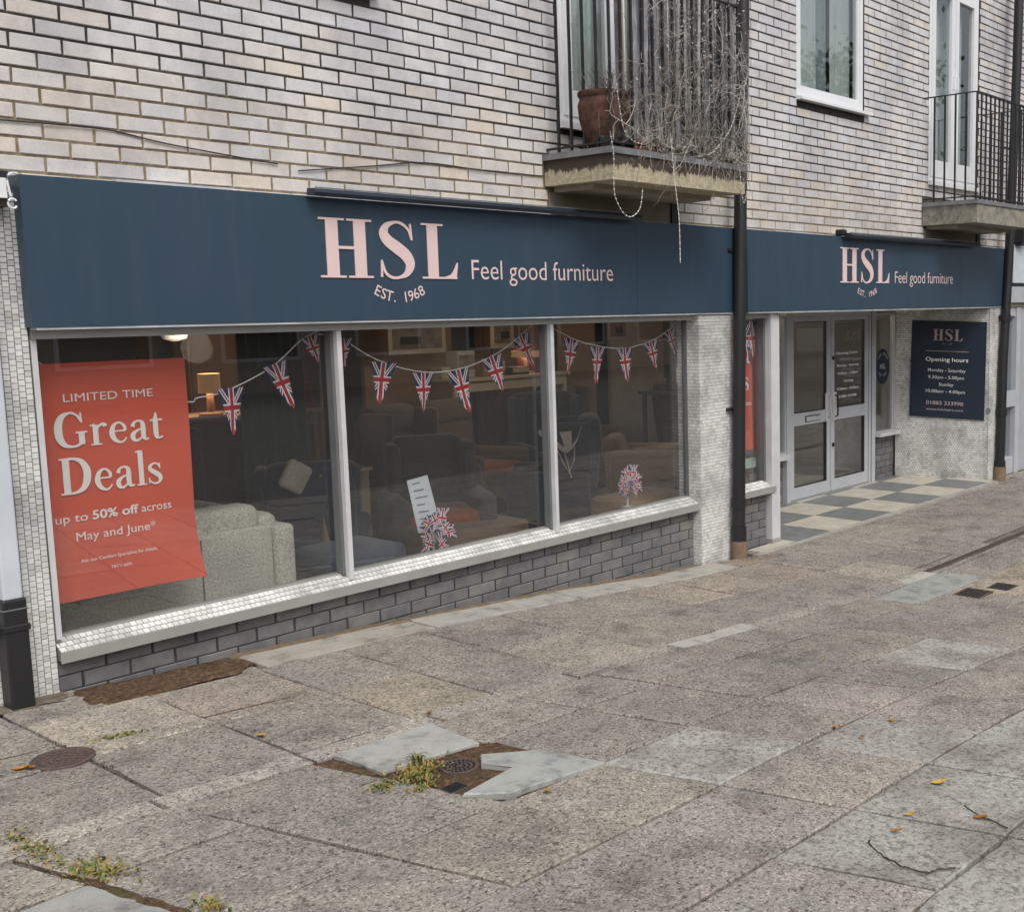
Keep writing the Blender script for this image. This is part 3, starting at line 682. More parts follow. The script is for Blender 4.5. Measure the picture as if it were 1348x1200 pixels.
GL = {
 'H': (.88, [[(.22,0,.19),(.22,1,.19)],[(.66,0,.19),(.66,1,.19)],[(.02,.018,.036),(.42,.018,.036)],[(.46,.018,.036),(.86,.018,.036)],[(.02,.982,.036),(.42,.982,.036)],[(.46,.982,.036),(.86,.982,.036)],[(.28,.51,.05),(.6,.51,.05)]], []),
 'S': (.66, [[(.565,.97,.035),(.585,.68,.03)],[(.055,.32,.03),(.045,.02,.035)]], [[(.575,.70,.025),(.53,.86,.04),(.42,.965,.05),(.30,.985,.05),(.16,.92,.10),(.105,.79,.15),(.17,.66,.19),(.32,.54,.21),(.47,.41,.20),(.54,.25,.16),(.48,.09,.10),(.35,.018,.05),(.22,.015,.05),(.11,.10,.045),(.06,.29,.025)]]),
 'L': (.70, [[(.22,0,.19),(.22,1,.19)],[(.02,.982,.036),(.42,.982,.036)],[(.02,.018,.036),(.66,.018,.036)],[(.60,.03,.10),(.675,.30,.02)]], [[(.45,.03,.03),(.58,.06,.08),(.655,.22,.04)]]),
 'G': (.84, [[(.66,.06,.12),(.66,.40,.12)],[(.52,.41,.035),(.80,.41,.035)],[(.66,.98,.03),(.68,.68,.028)]], [[(.66,.72,.03),(.60,.87,.05),(.48,.965,.05),(.38,.975,.055),(.22,.89,.12),(.13,.70,.15),(.11,.5,.16),(.13,.28,.15),(.23,.09,.11),(.40,.015,.055),(.55,.035,.05),(.66,.12,.08)]]),
 'r': (.44, [[(.15,0,.11),(.15,.58,.11)],[(.02,.015,.03),(.29,.015,.03)],[(.02,.565,.03),(.14,.60,.03)]], [[(.18,.44,.03),(.26,.56,.05),(.36,.585,.08),(.40,.52,.09)]]),
 'e': (.52, [[(.10,.345,.03),(.44,.345,.03)]], [[(.43,.345,.06),(.42,.48,.065),(.30,.595,.04),(.16,.52,.08),(.10,.31,.115),(.15,.12,.10),(.29,.012,.055),(.40,.05,.035),(.46,.14,.03)]]),
 'a': (.54, [], [[(.10,.43,.09),(.14,.54,.06),(.25,.595,.04),(.35,.54,.08),(.37,.42,.105),(.37,.14,.10),(.42,.03,.06),(.51,.05,.03)],[(.37,.36,.03),(.22,.31,.05),(.10,.20,.10),(.11,.06,.09),(.22,.015,.05),(.37,.14,.03)]]),
 't': (.36, [[(.01,.575,.04),(.33,.575,.04)],[(.15,.60,.10),(.17,.80,.03)]], [[(.15,.62,.11),(.15,.16,.11),(.20,.03,.06),(.33,.07,.03)]]),
 'D': (.82, [[(.18,0,.14),(.18,1,.14)],[(.02,.018,.034),(.32,.018,.034)],[(.02,.982,.034),(.32,.982,.034)]], [[(.2,.975,.045),(.38,.97,.06),(.56,.88,.11),(.67,.68,.15),(.69,.5,.155),(.66,.3,.15),(.56,.12,.11),(.38,.03,.06),(.2,.025,.045)]]),
 'l': (.30, [[(.15,0,.11),(.15,1,.11)],[(.02,.015,.03),(.28,.015,.03)],[(.02,.97,.03),(.15,1.0,.03)]], []),
 's': (.42, [[(.335,.59,.025),(.345,.42,.02)],[(.04,.19,.02),(.035,.02,.025)]], [[(.34,.44,.02),(.29,.55,.035),(.19,.59,.04),(.09,.53,.07),(.08,.43,.09),(.19,.33,.11),(.31,.23,.11),(.34,.12,.09),(.28,.02,.05),(.16,.012,.04),(.06,.09,.03),(.04,.18,.02)]]),
}
GL['l'] = (.30, GL['l'][1], [])
def glyph(ch, fr, x, zb, sx, h, mat, parent, depth=.001, thick=0., name='letter', bold=1.):
    w_, st, cv = GL[ch]; mb = MB(); lay = 0
    for s in st+[spline(c) for c in cv]:
        s2 = [(p[0]*sx, p[1]*h, p[2]) for p in s]; dd = depth+lay*.00012; lay += 1; L_ = []; R_ = []
        for i, p in enumerate(s2):
            a = s2[max(i-1,0)]; b = s2[min(i+1,len(s2)-1)]; dx, dy = b[0]-a[0], b[1]-a[1]; L = math.hypot(dx,dy) or 1
            nx, ny = -dy/L, dx/L; hw = p[2]*.5*h
            k = .5*h*p[2]*(bold if p[2] > .05 else 1+(bold-1)*1.6); kx = k*(sx/h) 
            L_.append((p[0]+nx*kx, p[1]+ny*k)); R_.append((p[0]-nx*kx, p[1]-ny*k))
        n = len(s2); vs = [fr(x+q[0], zb+q[1], dd) for q in L_+R_]; fs = [(i, n+i, n+i+1, i+1) for i in range(n-1)]
        if thick:
            vs += [fr(x+q[0], zb+q[1], dd-thick) for q in L_+R_]; m = 2*n
            fs += [(i, i+1, m+i+1, m+i) for i in range(n-1)]+[(n+i+1, n+i, m+n+i, m+n+i+1) for i in range(n-1)]+[(0,m,m+n,n),(n-1,2*n-1,m+2*n-1,m+n-1)]
        mb.add(vs, fs)
    mb.build(name, mat, parent)
def word(s, fr, x0, x1, zb, h, mat, parent, depth=.001, thick=0., gap=.06, bold=1.):
    W_ = sum(GL[c][0] for c in s)+gap*(len(s)-1); sx = (x1-x0)/W_; x = x0
    for c in s: glyph(c, fr, x, zb, sx, h, mat, parent, depth, thick, bold=bold); x += (GL[c][0]+gap)*sx
def arc_text(s, fr, x0, x1, z_end, sag, h, mat, parent, weight=.01, depth=.001):
    n = len(s)
    for i, ch in enumerate(s):
        if ch == ' ': continue
        t = (i+.5)/n; x = x0+(x1-x0)*t; k = 2*t-1; z = z_end-sag*(1-k*k); ang = math.atan2(2*sag*k, (x1-x0)/2)
        vs, fs = text_geo(ch, weight); mx = (min(v.x for v in vs)+max(v.x for v in vs))/2; sc = h/.729
        MB().add([fr(x+(v.x-mx)*sc*math.cos(ang)-v.y*sc*math.sin(ang), z+(v.x-mx)*sc*math.sin(ang)+v.y*sc*math.cos(ang), depth) for v in vs], fs).build('character', mat, parent)

# ------------------------------------------------------------------ fascia signs
def fascia(x0, x1, label, hs, tg, es, jx):
    e = empty('fascia_sign', ((x0+x1)/2,5.42,1.815), label, 'shop sign')
    for pa, pb in ((x0, jx-.0012), (jx+.0012, x1)): p = MB().box(pa, pb, 5.362, 5.483, 1.818, 2.474).build('panel', M['navy'], e)
    MB().box(x0+.02, x1, 5.368, 5.46, 1.806, 1.8165).build('bottom_trim', M['whiteedge'], p)
    fr = Frame((0,5.362,0), (1,0,0), (0,-1,0))
    word('HSL', fr, hs[0], hs[1], hs[2], hs[3], M['pink'], e, depth=.006, thick=.005, gap=.075)
    put_text('Feel good furniture', fr, tg[0], tg[1], tg[2], tg[3], M['pink'], e, 'tagline', weight=-.004, depth=.003)
    arc_text('EST. 1968', fr, es[0], es[1], es[2], es[3], es[4], M['pink'], e, .006, .003)
    # ragged white flashing where the sign meets the wall
    x = x0
    while x < x1-.1:
        l = random.uniform(.15,.6); x2 = min(x1, x+l)
        if random.random() < .85: MB().box(x, x2, 5.43, 5.479, 2.4745, 2.4765+random.uniform(.006,.018)).build('top_flashing', M['whiteedge'], e)
        x = x2+random.uniform(.001,.05)
    return e
fascia(2.172, 7.47, 'long navy fascia sign with large pink letters HSL above the three big window panes', (3.635,4.600,2.050,.318), (4.70,5.98,2.050,.125), (3.975,4.345,1.966,.052,.062), 6.24)
fascia(7.60, 12.80, 'navy fascia sign with pink letters HSL above the entrance doors', (9.035,9.968,2.062,.315), (10.075,11.36,2.066,.118), (9.345,9.725,1.975,.045,.055), 11.55)
def trough(x0, x1, label, z=2.495):
    e = empty('sign_light', ((x0+x1)/2,5.30,z), label, 'sign light', 'slim lights over the fascia signs')
    mb = MB(); prof = [(5.345,z-.02),(5.28,z-.028),(5.262,z-.008),(5.275,z+.012),(5.34,z+.016)]
    n = len(prof); mb.add([(x0,a,b) for a, b in prof]+[(x1,a,b) for a, b in prof], [(i,(i+1)%n,n+(i+1)%n,n+i) for i in range(n)]+[tuple(range(n-1,-1,-1)), tuple(range(n,2*n))])
    mb.build('housing', plain('navy_housing', (.022,.035,.055), .35, .5, .2, .1, 4), e)
    MB().box(x0+.02,x1-.02,5.285,5.30,z+.0165,z+.021).build('top_edge', M['flash'], e)
    mb = MB()
    for k in range(5):
        x = x0+.15+(x1-x0-.3)*k/4; mb.box(x-.012,x+.012,5.30,5.42,z-.012,z-.002)
    mb.build('bracket', M['blackp'], e)
trough(3.575, 6.20, 'slim dark blue light housing along the top of the left sign')
trough(9.085, 11.85, 'slim dark blue light housing along the top of the right sign', 2.487)
e = empty('wall_lamp', (9.09,5.36,2.50), 'small black fitting on the top edge of the right sign', 'fitting')
MB().rbox(9.05,9.12,5.33,5.42,2.478,2.535,.015).build('body', M['black'], e); MB().box(9.07,9.10,5.31,5.335,2.46,2.50).build('clip', M['black'], e)

# ------------------------------------------------------------------ shop windows
sw = empty('shop_window', (4.6,5.5,.39), 'big three pane shop window in a pale aluminium frame with bunting inside', 'window')
MB().box(2.19,7.07,5.425,5.56,1.765,1.806).build('head_rail', M['greyalu'], sw)
MB().box(2.19,2.215,5.44,5.56,.392,1.765).build('end_frame', M['alu'], sw)
MB().box(7.045,7.10,5.45,5.56,.392,1.765).build('end_frame', M['greyalu'], sw)
MB().box(6.965,6.975,5.50,5.545,.392,1.765).build('inner_frame', M['alumdark'], sw)
for x in (3.777, 5.434):
    f = MB().box(x-.004,x+.026,5.435,5.47,.360,1.765).build('mullion', M['alu'], sw)
    MB().box(x-.022,x+.022,5.471,5.53,.385,1.765).build('inner_frame', M['alumdark'], f)
for a, b in ((2.216,3.754),(3.80,5.411),(5.457,7.044)): MB().box(a,b,5.522,5.530,.392,1.7645).build('pane', M['glass'], sw)
MB().box(2.215,7.045,5.50,5.56,.378,.392).build('bottom_rail', M['greyalu'], sw)
def sill(parent, x0, x1, ya=5.405, yb=5.505, za=.337, zb=.384):
    s = MB().hexa([(x0,ya,za-.045),(x1,ya,za-.045),(x1,yb,za-.045),(x0,yb,za-.045)],[(x0,ya,za),(x1,ya,za),(x1,yb,zb),(x0,yb,zb)]).build('sill', M['sillbase'], parent)
    mb = MB(); n = int((x1-x0)/.0297); p = (x1-x0)/n
    for j in range(3):
        for i in range(n+1):
            o = .5*p*(j%2); a = max(x0, x0+i*p-o); b = min(x1, x0+i*p-o+p)
            if b-a < .006: continue
            f0, f1 = j/3+.02, (j+1)/3-.06; g = .0016
            q = lambda x, f, t: (x, ya+(yb-ya)*f, za+(zb-za)*f+t)
            mb.add([q(a+g,f0,.0003),q(b-g,f0,.0003),q(b-g,f1,.0003),q(a+g,f1,.0003),q(a+g*1.4,f0+.01,.004),q(b-g*1.4,f0+.01,.004),q(b-g*1.4,f1-.01,.004),q(a+g*1.4,f1-.01,.004)], [(4,5,6,7),(0,1,5,4),(1,2,6,5),(2,3,7,6),(3,0,4,7)])
    mb.build('sill_tiles', M['mosaic'], s, kind='stuff')
    mb = MB().box(x0,x1,ya+.001,ya+.004,za-.002,za+.0015) 
    return s
sill(sw, 2.19, 7.03)
MB().box(2.185,7.045,5.398,5.404,.286,.337).build('sill_nosing', M['greyalu'], sw)
sv = empty('narrow_window', (7.7,5.5,.35), 'narrow shop window between the central drainpipe and the entrance, showing a red poster', 'window')
MB().box(7.416,8.00,5.44,5.56,1.762,1.806).build('head_rail', M['greyalu'], sv)
MB().box(7.416,7.44,5.45,5.56,.385,1.762).build('end_frame', M['greyalu'], sv)
MB().box(7.975,7.998,5.47,5.56,.385,1.762).build('end_frame', M['alumdark'], sv)
MB().box(7.44,7.974,5.522,5.530,.386,1.7615).build('pane', M['glass'], sv)
sill(sv, 7.416, 8.03)
MB().box(7.416,8.05,5.398,5.404,.286,.337).build('sill_nosing', M['greyalu'], sv)
e = empty('corner_post', (8.06,5.46,-.165), 'white aluminium corner post standing left of the entrance recess', 'post')
MB().box(8.00,8.125,5.41,5.50,-.165,1.80).build('box_section', M['alu'], e); MB().box(7.995,8.13,5.405,5.505,-.175,-.12).build('foot', M['greyalu'], e)
rp = empty('return_window', (8.09,5.97,-.16), 'side glazing of the entrance recess behind the corner post', 'window')
MB().box(8.085,8.093,5.501,6.44,.34,1.76).build('pane', M['glass'], rp); MB().box(8.05,8.11,5.501,6.44,1.761,1.798).build('head_rail', M['greyalu'], rp)
MB().box(8.05,8.12,5.506,6.44,.29,.339).build('sill', M['alu'], rp); MB().box(8.06,8.11,5.506,6.455,-.19,.289).build('lower_panel', M['gbrick'], rp)

# ------------------------------------------------------------------ entrance doors and side lights
DY = 6.44
def frame_rect(x0,x1,z0,z1,wl_,wr,wb,wt,y0,y1,name,mat,parent):
    mb = MB(); mb.box(x0,x0+wl_,y0,y1,z0,z1); mb.box(x1-wr,x1,y0,y1,z0,z1); mb.box(x0+wl_,x1-wr,y0,y1,z0,z0+wb); mb.box(x0+wl_,x1-wr,y0,y1,z1-wt,z1)
    return mb.build(name, mat, parent)
dr = empty('entrance_doors', (10.65,DY,-.165), 'pale aluminium double entrance doors with four glass panes', 'doors')
mb = MB(); mb.box(9.757,9.83,DY-.03,DY+.05,-.165,1.798); mb.box(11.452,11.60,DY-.03,DY+.05,-.165,1.798); mb.box(9.83,11.452,DY-.03,DY+.05,1.748,1.798); mb.build('door_frame', M['door'], dr)
MB().box(11.50,11.512,DY-.034,DY-.0295,-.16,1.79).build('frame_joint', M['alumdark'], dr)
MB().box(9.83,11.452,DY-.04,DY+.05,-.165,-.150).build('threshold', M['greyalu'], dr)
def leaf(x0, x1, zo, left):
    lf = empty('door_leaf', (0,0,0)); lf.parent = dr; lf.location = (0,0,0)
    zb, zt = -.145, 1.744; y0, y1 = DY-.02, DY+.03; sw_ = .072
    mb = MB(); mb.box(x0,x0+sw_,y0,y1,zb,zt); mb.box(x1-sw_,x1,y0,y1,zb,zt); mb.box(x0+sw_,x1-sw_,y0,y1,zb,zb+.125); mb.box(x0+sw_,x1-sw_,y0,y1,zt-.045,zt); mb.box(x0+sw_,x1-sw_,y0,y1,.625,.755)
    mb.build('stile_frame', M['door'], lf)
    # dark glazing beads
    mb = MB()
    for za, zc in ((zb+.125,.625),(.755,zt-.045)):
        g = .007
        mb.box(x0+sw_,x0+sw_+g,y0+.006,y1-.006,za,zc); mb.box(x1-sw_-g,x1-sw_,y0+.006,y1-.006,za,zc); mb.box(x0+sw_+g,x1-sw_-g,y0+.006,y1-.006,za,za+g); mb.box(x0+sw_+g,x1-sw_-g,y0+.006,y1-.006,zc-g,zc)
    mb.build('glazing_bead', M['black'], lf)
    for za, zc in ((zb+.132,.618),(.762,zt-.052)): MB().box(x0+sw_+.0075,x1-sw_-.0075,DY+.002,DY+.008,za,zc).build('glass_pane', M['glass'], lf)
    return lf
l1 = leaf(9.835, 10.628, 0, True); l2 = leaf(10.640, 11.447, 0, False)
MB().box(10.120,10.405,DY-.026,DY-.021,.650,.716).build('letterbox', M['black'], l1)
MB().box(10.133,10.400,DY-.031,DY-.0265,.658,.706).build('letterbox_flap', M['door'], l1)
for lf, xh, wd_ in ((l1,10.560,.085),(l2,10.70,.08)):
    MB().box(xh-wd_/2,xh+wd_/2,DY-.030,DY-.0215,.63,.93).build('push_plate', M['alu'] , lf)
    MB().tube([(xh+.01,DY-.03,.66),(xh+.01,DY-.065,.68),(xh+.01,DY-.065,.88),(xh+.01,DY-.03,.90)], .009, 8).build('handle', M['alu'] if lf is l1 else M['black'], lf, smooth=True)
for z in (.36,1.30): MB().lathe((10.672,DY-.03,z), [(.012,-.02),(.014,0),(.012,.02)], 10).build('lock_cylinder', M['black'], l2)
frg = Frame((0,DY+.001,0),(1,0,0),(0,-1,0))
for i, (s, a, b) in enumerate([('Opening hours',10.78,11.24),('Monday - Saturday',10.80,11.28),('9.30am - 5.00pm',10.82,11.26),('Sunday',10.95,11.15),('10.00am - 4.00pm',10.80,11.27),('01883 333998',10.84,11.22)]):
    put_text(s, frg, a, b, 1.33-.085*i-(.05 if i > 0 else 0), .028, M['whitep'], l2, 'glass_lettering', .004)
sl = empty('side_light', (11.9,DY,.35), 'side pane right of the doors with a round dark blue window sticker', 'window')
frame_rect(11.602,12.12,.395,1.765,.03,.045,.012,.03,DY-.02,DY+.04,'frame',M['door'],sl)
MB().box(11.632,12.075,DY+.004,DY+.010,.408,1.734).build('pane', M['glass'], sl)
MB().box(11.602,12.09,DY-.10,DY+.05,.352,.394).build('sill', M['alu'], sl)
MB().box(12.005,12.016,DY-.035,DY-.022,.41,1.75).build('beading', M['alu'], sl)
st = empty('window_sticker', (11.82,DY-.001,1.15), 'round dark blue sticker with pale monogram on the pane right of the doors', 'sticker')
MB().disc((11.82,DY-.001,1.15),(.165,0,0),(0,0,.205),36).build('disc', M['board'], st)
frs = Frame((0,DY-.002,0),(1,0,0),(0,-1,0)); 
arc_text('FEEL GOOD', frs, 11.71, 11.93, 1.13+.09, -.07, .03, M['dimwhite'], st, .004); put_text('HSL', frs, 11.755, 11.885, 1.125, .06, M['dimwhite'], st, weight=.006); arc_text('EST. 1968', frs, 11.73, 11.91, 1.07, .04, .025, M['dimwhite'], st, .003)
sl2 = empty('side_light', (9.0,DY,.35), 'narrow dark side pane glimpsed between the corner post and the left door', 'window')
frame_rect(8.14,9.755,.36,1.765,.03,.02,.012,.03,DY-.02,DY+.04,'frame',M['door'],sl2)
MB().box(8.17,9.735,DY+.004,DY+.010,.373,1.734).build('pane', M['glass'], sl2); MB().box(8.14,9.755,DY-.07,DY+.05,.302,.359).build('sill', M['alu'], sl2)
MB().box(8.17,9.73,DY+.03,DY+.045,1.215,1.235).build('transom', M['alu'], sl2)

# ------------------------------------------------------------------ opening hours board
def bp(s, z, t=0): return A0+wd*s+Vector((0,0,z))+wn*t
hb = empty('opening_hours_board', bp(.6,.54,.01), 'dark navy opening hours board with white lettering on the tiled side wall', 'sign')
b = .015; q = [bp(.17,.562,.003),bp(1.03,.524,.003),bp(1.045,1.645,.003),bp(.195,1.675,.003)]; q2 = [v+wn*b for v in q]
MB().add(q+q2, [(4,5,6,7),(0,1,5,4),(1,2,6,5),(2,3,7,6),(3,0,4,7)]).build('panel', M['board'], hb)
class BF:
    def __call__(s, u, v, c=0):    # board coordinates 0..1
        lo = bp(.17+.86*u, .562-.038*u, .003+b+c); hi = bp(.195+.85*u, 1.675-.03*u, .003+b+c); return lo+(hi-lo)*v
bf = BF()
word('HSL', bf, .29, .69, .80, .115, M['dimpink'], hb, depth=.0008, gap=.075)
arc_text('EST. 1968', bf, .42, .55, .765, .012, .014, M['dimpink'], hb, .003)
MB().add([bf(.20,.693,.001),bf(.77,.693,.001),bf(.77,.688,.001),bf(.20,.688,.001)], [(0,1,2,3)]).build('rule', M['dimpink'], hb)
for s, a, c, z, h, m_ in [('Opening hours',.20,.77,.585,.043,'whitep'),('Monday - Saturday',.235,.74,.478,.034,'dimwhite'),('9.30am - 5.00pm',.24,.72,.405,.034,'dimwhite'),('Sunday',.39,.585,.332,.034,'dimwhite'),('10.00am - 4.00pm',.215,.74,.26,.034,'dimwhite'),('01883 333998',.225,.72,.135,.040,'dimpink'),('www.hslchairs.com',.225,.72,.075,.024,'dimpink')]:
    put_text(s, bf, a, c, z, h, M[m_], hb, weight=.006)
e = empty('tap_cover', bp(1.075,.64,.01), 'small round metal plate on the mosaic beside the opening hours board', 'plate')
mb = MB(); c0 = bp(1.078,.64,.004)
for r_, t in ((.026,0),): mb.add([c0+wd*math.cos(k*math.pi/8)*r_+Vector((0,0,math.sin(k*math.pi/8)*r_*1.3)) for k in range(16)]+[c0+wn*.012+wd*math.cos(k*math.pi/8)*r_*.9+Vector((0,0,math.sin(k*math.pi/8)*r_*1.2)) for k in range(16)], [tuple(range(16,32))]+[(k,(k+1)%16,16+(k+1)%16,16+k) for k in range(16)])
mb.build('disc', M['flash'], e)

# ------------------------------------------------------------------ drainpipes
dp = empty('drainpipe', (7.37,5.30,-.20), 'round black drainpipe with brown clay foot in front of the middle pier', 'drainpipe')
MB().tube([(7.372,5.31,-.02),(7.395,5.31,1.2),(7.44,5.31,2.7),(7.50,5.33,3.5),(7.535,5.34,3.9),(7.60,5.36,5.6)], .052, 16).build('pipe', M['black'], dp, smooth=True)
MB().tube([(7.372,5.31,-.02),(7.374,5.31,.10)], .062, 16).build('collar', M['black'], dp, smooth=True)
MB().tube([(7.372,5.31,.26),(7.374,5.31,.33)], .060, 16).build('collar', M['black'], dp, smooth=True)
MB().tube([(7.37,5.31,-.24),(7.372,5.31,-.015)], .068, 16, r2=.063).build('clay_foot', M['clay'], dp, smooth=True)
for z in (1.05,2.3): MB().box(7.30+.03*z/2.3,7.47+.03*z/2.3,5.35,5.383 if z < 1.8 else 5.36,z-.012,z+.012).build('bracket', M['blackp'], dp)
dp = empty('drainpipe', (12.6,5.33,-.19), 'black drainpipe on a brown foot right of the opening hours board', 'drainpipe')
MB().tube([(12.59,5.32,-.02),(12.63,5.32,1.2),(12.74,5.32,2.4),(12.78,5.32,3.0),(12.86,5.32,4.5),(12.9,5.32,5.6)], .052, 14).build('pipe', M['black'], dp, smooth=True)
for z, x in ((.0,12.59),(.60,12.61),(1.68,12.665)): MB().tube([(x,5.32,z-.03),(x,5.32,z+.04)], .064, 14).build('collar', M['black'], dp, smooth=True)
MB().tube([(12.585,5.32,-.26),(12.59,5.32,-.03)], .072, 14).build('clay_foot', M['clay'], dp, smooth=True)
for z in (.60,1.70,3.6): MB().box(12.56+.03*z,12.72+.03*z,5.365,5.384,z-.01,z+.01).build('bracket', M['blackp'], dp)
dp = empty('drainpipe', (1.98,5.38,.16), 'square drainpipe painted pale blue white above and black at the foot, at far left', 'drainpipe')
MB().rbox(1.942,2.024,5.33,5.412,.64,2.36,.008,2).build('white_section', M['pipewhite'], dp)
MB().rbox(1.934,2.032,5.318,5.420,.10,.645,.008,2).build('black_foot', M['black'], dp)
MB().rbox(1.928,2.038,5.312,5.424,.50,.53,.004,1).build('collar', M['black'], dp); MB().rbox(1.932,2.034,5.316,5.422,.595,.602,.002,1).build('collar', M['alumdark'], dp)
MB().box(1.80,1.94,5.40,5.43,.49,.51).build('bracket', M['blackp'], dp)
nb = empty('neighbour_fascia', (1.5,5.4,2.36), 'end of a white fascia board at the top of the left pier', 'fascia')
MB().box(-.7,2.112,5.345,5.438,2.368,2.452).build('board', M['upvc'], nb); MB().box(-.7,2.125,5.35,5.438,2.453,2.482).build('top_batten', M['black'], nb); MB().box(-.7,2.13,5.37,5.438,2.335,2.367).build('bottom_batten', plain('dark_brown_timber',(.06,.045,.035),.8), nb)
e = empty('cable_hook', (2.12,5.33,2.36), 'white cable looping round the top left corner of the left sign', 'cable')
MB().tube([(2.16,5.35,2.476),(2.135,5.34,2.474),(2.118,5.335,2.462),(2.112,5.335,2.44),(2.118,5.335,2.40),(2.122,5.335,2.375)], .005, 6).build('cable', M['upvc'], e, smooth=True)
MB().tube([(2.127+.018*math.cos(t),5.335,2.345+.02*math.sin(t)) for t in [k*math.pi/8+.6 for k in range(14)]], .005, 6).build('loop', M['upvc'], e, smooth=True)
# cables pinned along the wall
def cable(pts, label):
    o = MB().tube(spline(pts, 5), .0036, 5).build('wall_cable', M['black'], None, smooth=True, off=pts[0]); tag(o, label, 'cable')
cable([(.5,5.475,2.70),(1.4,5.475,2.705),(2.164,5.475,2.712),(2.585,5.475,2.722),(2.907,5.475,2.684),(3.348,5.475,2.650),(3.5,5.475,2.64)], 'sagging black cable crossing the bricks at upper left')
cable([(3.62,5.475,2.615),(4.10,5.475,2.68),(4.48,5.475,2.731),(4.957,5.475,2.722),(5.46,5.475,2.730)], 'black cable running along the bricks to the left balcony slab')

# ------------------------------------------------------------------ upstairs windows
def upper_window(x0, x1, z0, z1, label):
    e = empty('upstairs_window', ((x0+x1)/2, D, z0), label, 'window', 'white framed windows on the upper floor')
    frame_rect(x0+.01,x1-.01,z0+.055,z1,.055,.055,.06,.05,D+.01,D+.08,'frame',M['upvc'],e)
    frame_rect(x0+.066,x1-.066,z0+.116,z1-.05,.028,.028,.028,.02,D+.02,D+.07,'casement',M['upvc'],e)
    MB().box(x0+.095,x1-.095,D+.04,D+.046,z0+.145,z1-.07).build('pane', M['glass_up'], e)
    s = MB().hexa([(x0-.01,D-.06,z0+.012),(x1+.06,D-.06,z0+.012),(x1+.06,D+.02,z0+.012),(x0-.01,D+.02,z0+.012)],[(x0-.01,D-.06,z0+.035),(x1+.06,D-.06,z0+.035),(x1+.06,D+.02,z0+.054),(x0-.01,D+.02,z0+.054)]).build('sill', M['upvc'], e)
    return e
e = upper_window(8.53,9.69,3.60,5.0,'white framed upstairs window between the two balconies, pale blind behind the glass')
def curtain(parent, x0, x1, y, z0, z1, n, mat, name='curtain', amp=.02):
    mb = MB(); N = n*6
    for i in range(N+1):
        x = x0+(x1-x0)*i/N; yy = y+amp*math.sin(i/6*2*math.pi); mb.v += [(x,yy,z0),(x,yy,z1)]
    for i in range(N): mb.f.append((2*i,2*i+2,2*i+3,2*i+1))
    return mb.build(name, mat, parent, smooth=True)
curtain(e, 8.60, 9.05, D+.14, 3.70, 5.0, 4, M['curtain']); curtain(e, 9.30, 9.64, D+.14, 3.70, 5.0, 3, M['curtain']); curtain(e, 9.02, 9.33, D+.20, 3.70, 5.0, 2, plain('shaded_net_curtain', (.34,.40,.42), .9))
e = upper_window(2.95,4.12,3.60,5.0,'upstairs window at the top edge of the photo, only its sill in view')
def french(x0, x1, z0, z1, label):
    e = empty('french_window', ((x0+x1)/2, D, z0), label, 'french window')
    frame_rect(x0+.01,x1-.01,z0,z1,.05,.05,.05,.05,D+.01,D+.08,'frame',M['upvc'],e); xm = (x0+x1)/2
    for a, b in ((x0+.06,xm-.004),(xm+.004,x1-.06)):
        lf = frame_rect(a,b,z0+.05,z1-.05,.085,.085,.17,.085,D+.0,D+.06,'door_leaf',M['upvc'],e)
        MB().box(a+.086,b-.086,D+.03,D+.036,z0+.221,z1-.136).build('glass_pane', M['glass_up'], lf)
        hx = b-.04 if b < xm+.01 else a+.04
        MB().box(hx-.012,hx+.012,D-.02,D-.001,z0+.98,z0+1.12).build('handle', M['upvc'], lf)
    MB().box(x0-.01,x1+.01,D-.05,D+.0,z0-.045,z0-.002).build('sill', M['upvc'], e)
    return e
e = french(11.02,12.22,3.12,5.15,'white double french window behind the right balcony railing'); curtain(e, 11.12, 12.1, D+.16, 3.15, 5.1, 7, M['curtain'], amp=.015)
e = french(5.62,6.82,3.10,5.15,'white french window behind the left balcony with its slatted screen'); curtain(e, 5.72, 6.7, D+.16, 3.15, 5.1, 7, M['curtain'], amp=.015)
# rooms behind the upstairs glazing
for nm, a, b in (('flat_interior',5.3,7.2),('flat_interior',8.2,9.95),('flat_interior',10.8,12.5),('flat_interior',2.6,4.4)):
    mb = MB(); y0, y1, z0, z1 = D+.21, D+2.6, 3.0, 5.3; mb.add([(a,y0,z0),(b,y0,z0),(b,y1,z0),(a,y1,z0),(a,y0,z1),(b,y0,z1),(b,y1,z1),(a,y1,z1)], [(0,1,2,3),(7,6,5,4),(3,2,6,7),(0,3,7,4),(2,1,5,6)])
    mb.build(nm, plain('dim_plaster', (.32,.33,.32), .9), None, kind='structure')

# ------------------------------------------------------------------ balconies
def rail_parts(e, x0, x1, zf, zt, cat):
    yF = 4.915; r = .009
    MB().box(x0,x1,yF-.012,yF+.012,zt-.01,zt).build('top_rail', M['blackp'], e)
    MB().box(x0-.012,x0+.012,yF+.013,D-.003,zt-.01,zt).build('top_rail', M['blackp'], e)
    MB().box(x1-.012,x1+.012,yF+.013,D-.003,zt-.01,zt).build('top_rail', M['blackp'], e)
    MB().box(x0,x1,yF-.01,yF+.01,zf+.05,zf+.062).build('bottom_rail', M['blackp'], e)
    MB().box(x0-.01,x0+.01,yF+.011,D-.003,zf+.05,zf+.062).build('bottom_rail', M['blackp'], e)
    h = zt-.01-zf; me = MB().box(-.0075,.0075,-.0075,.0075,0,h).mesh('baluster')
    base = worldloc(e); n = round((x1-x0)/.107)
    for i in range(n+1): link('baluster', me, M['blackp'], e, Vector((x0+(x1-x0)*i/n,yF,zf))-base)
    for i in range(1,5): 
        for x in (x0,x1): link('baluster', me, M['blackp'], e, Vector((x,yF+(D-yF)*i/5,zf))-base)
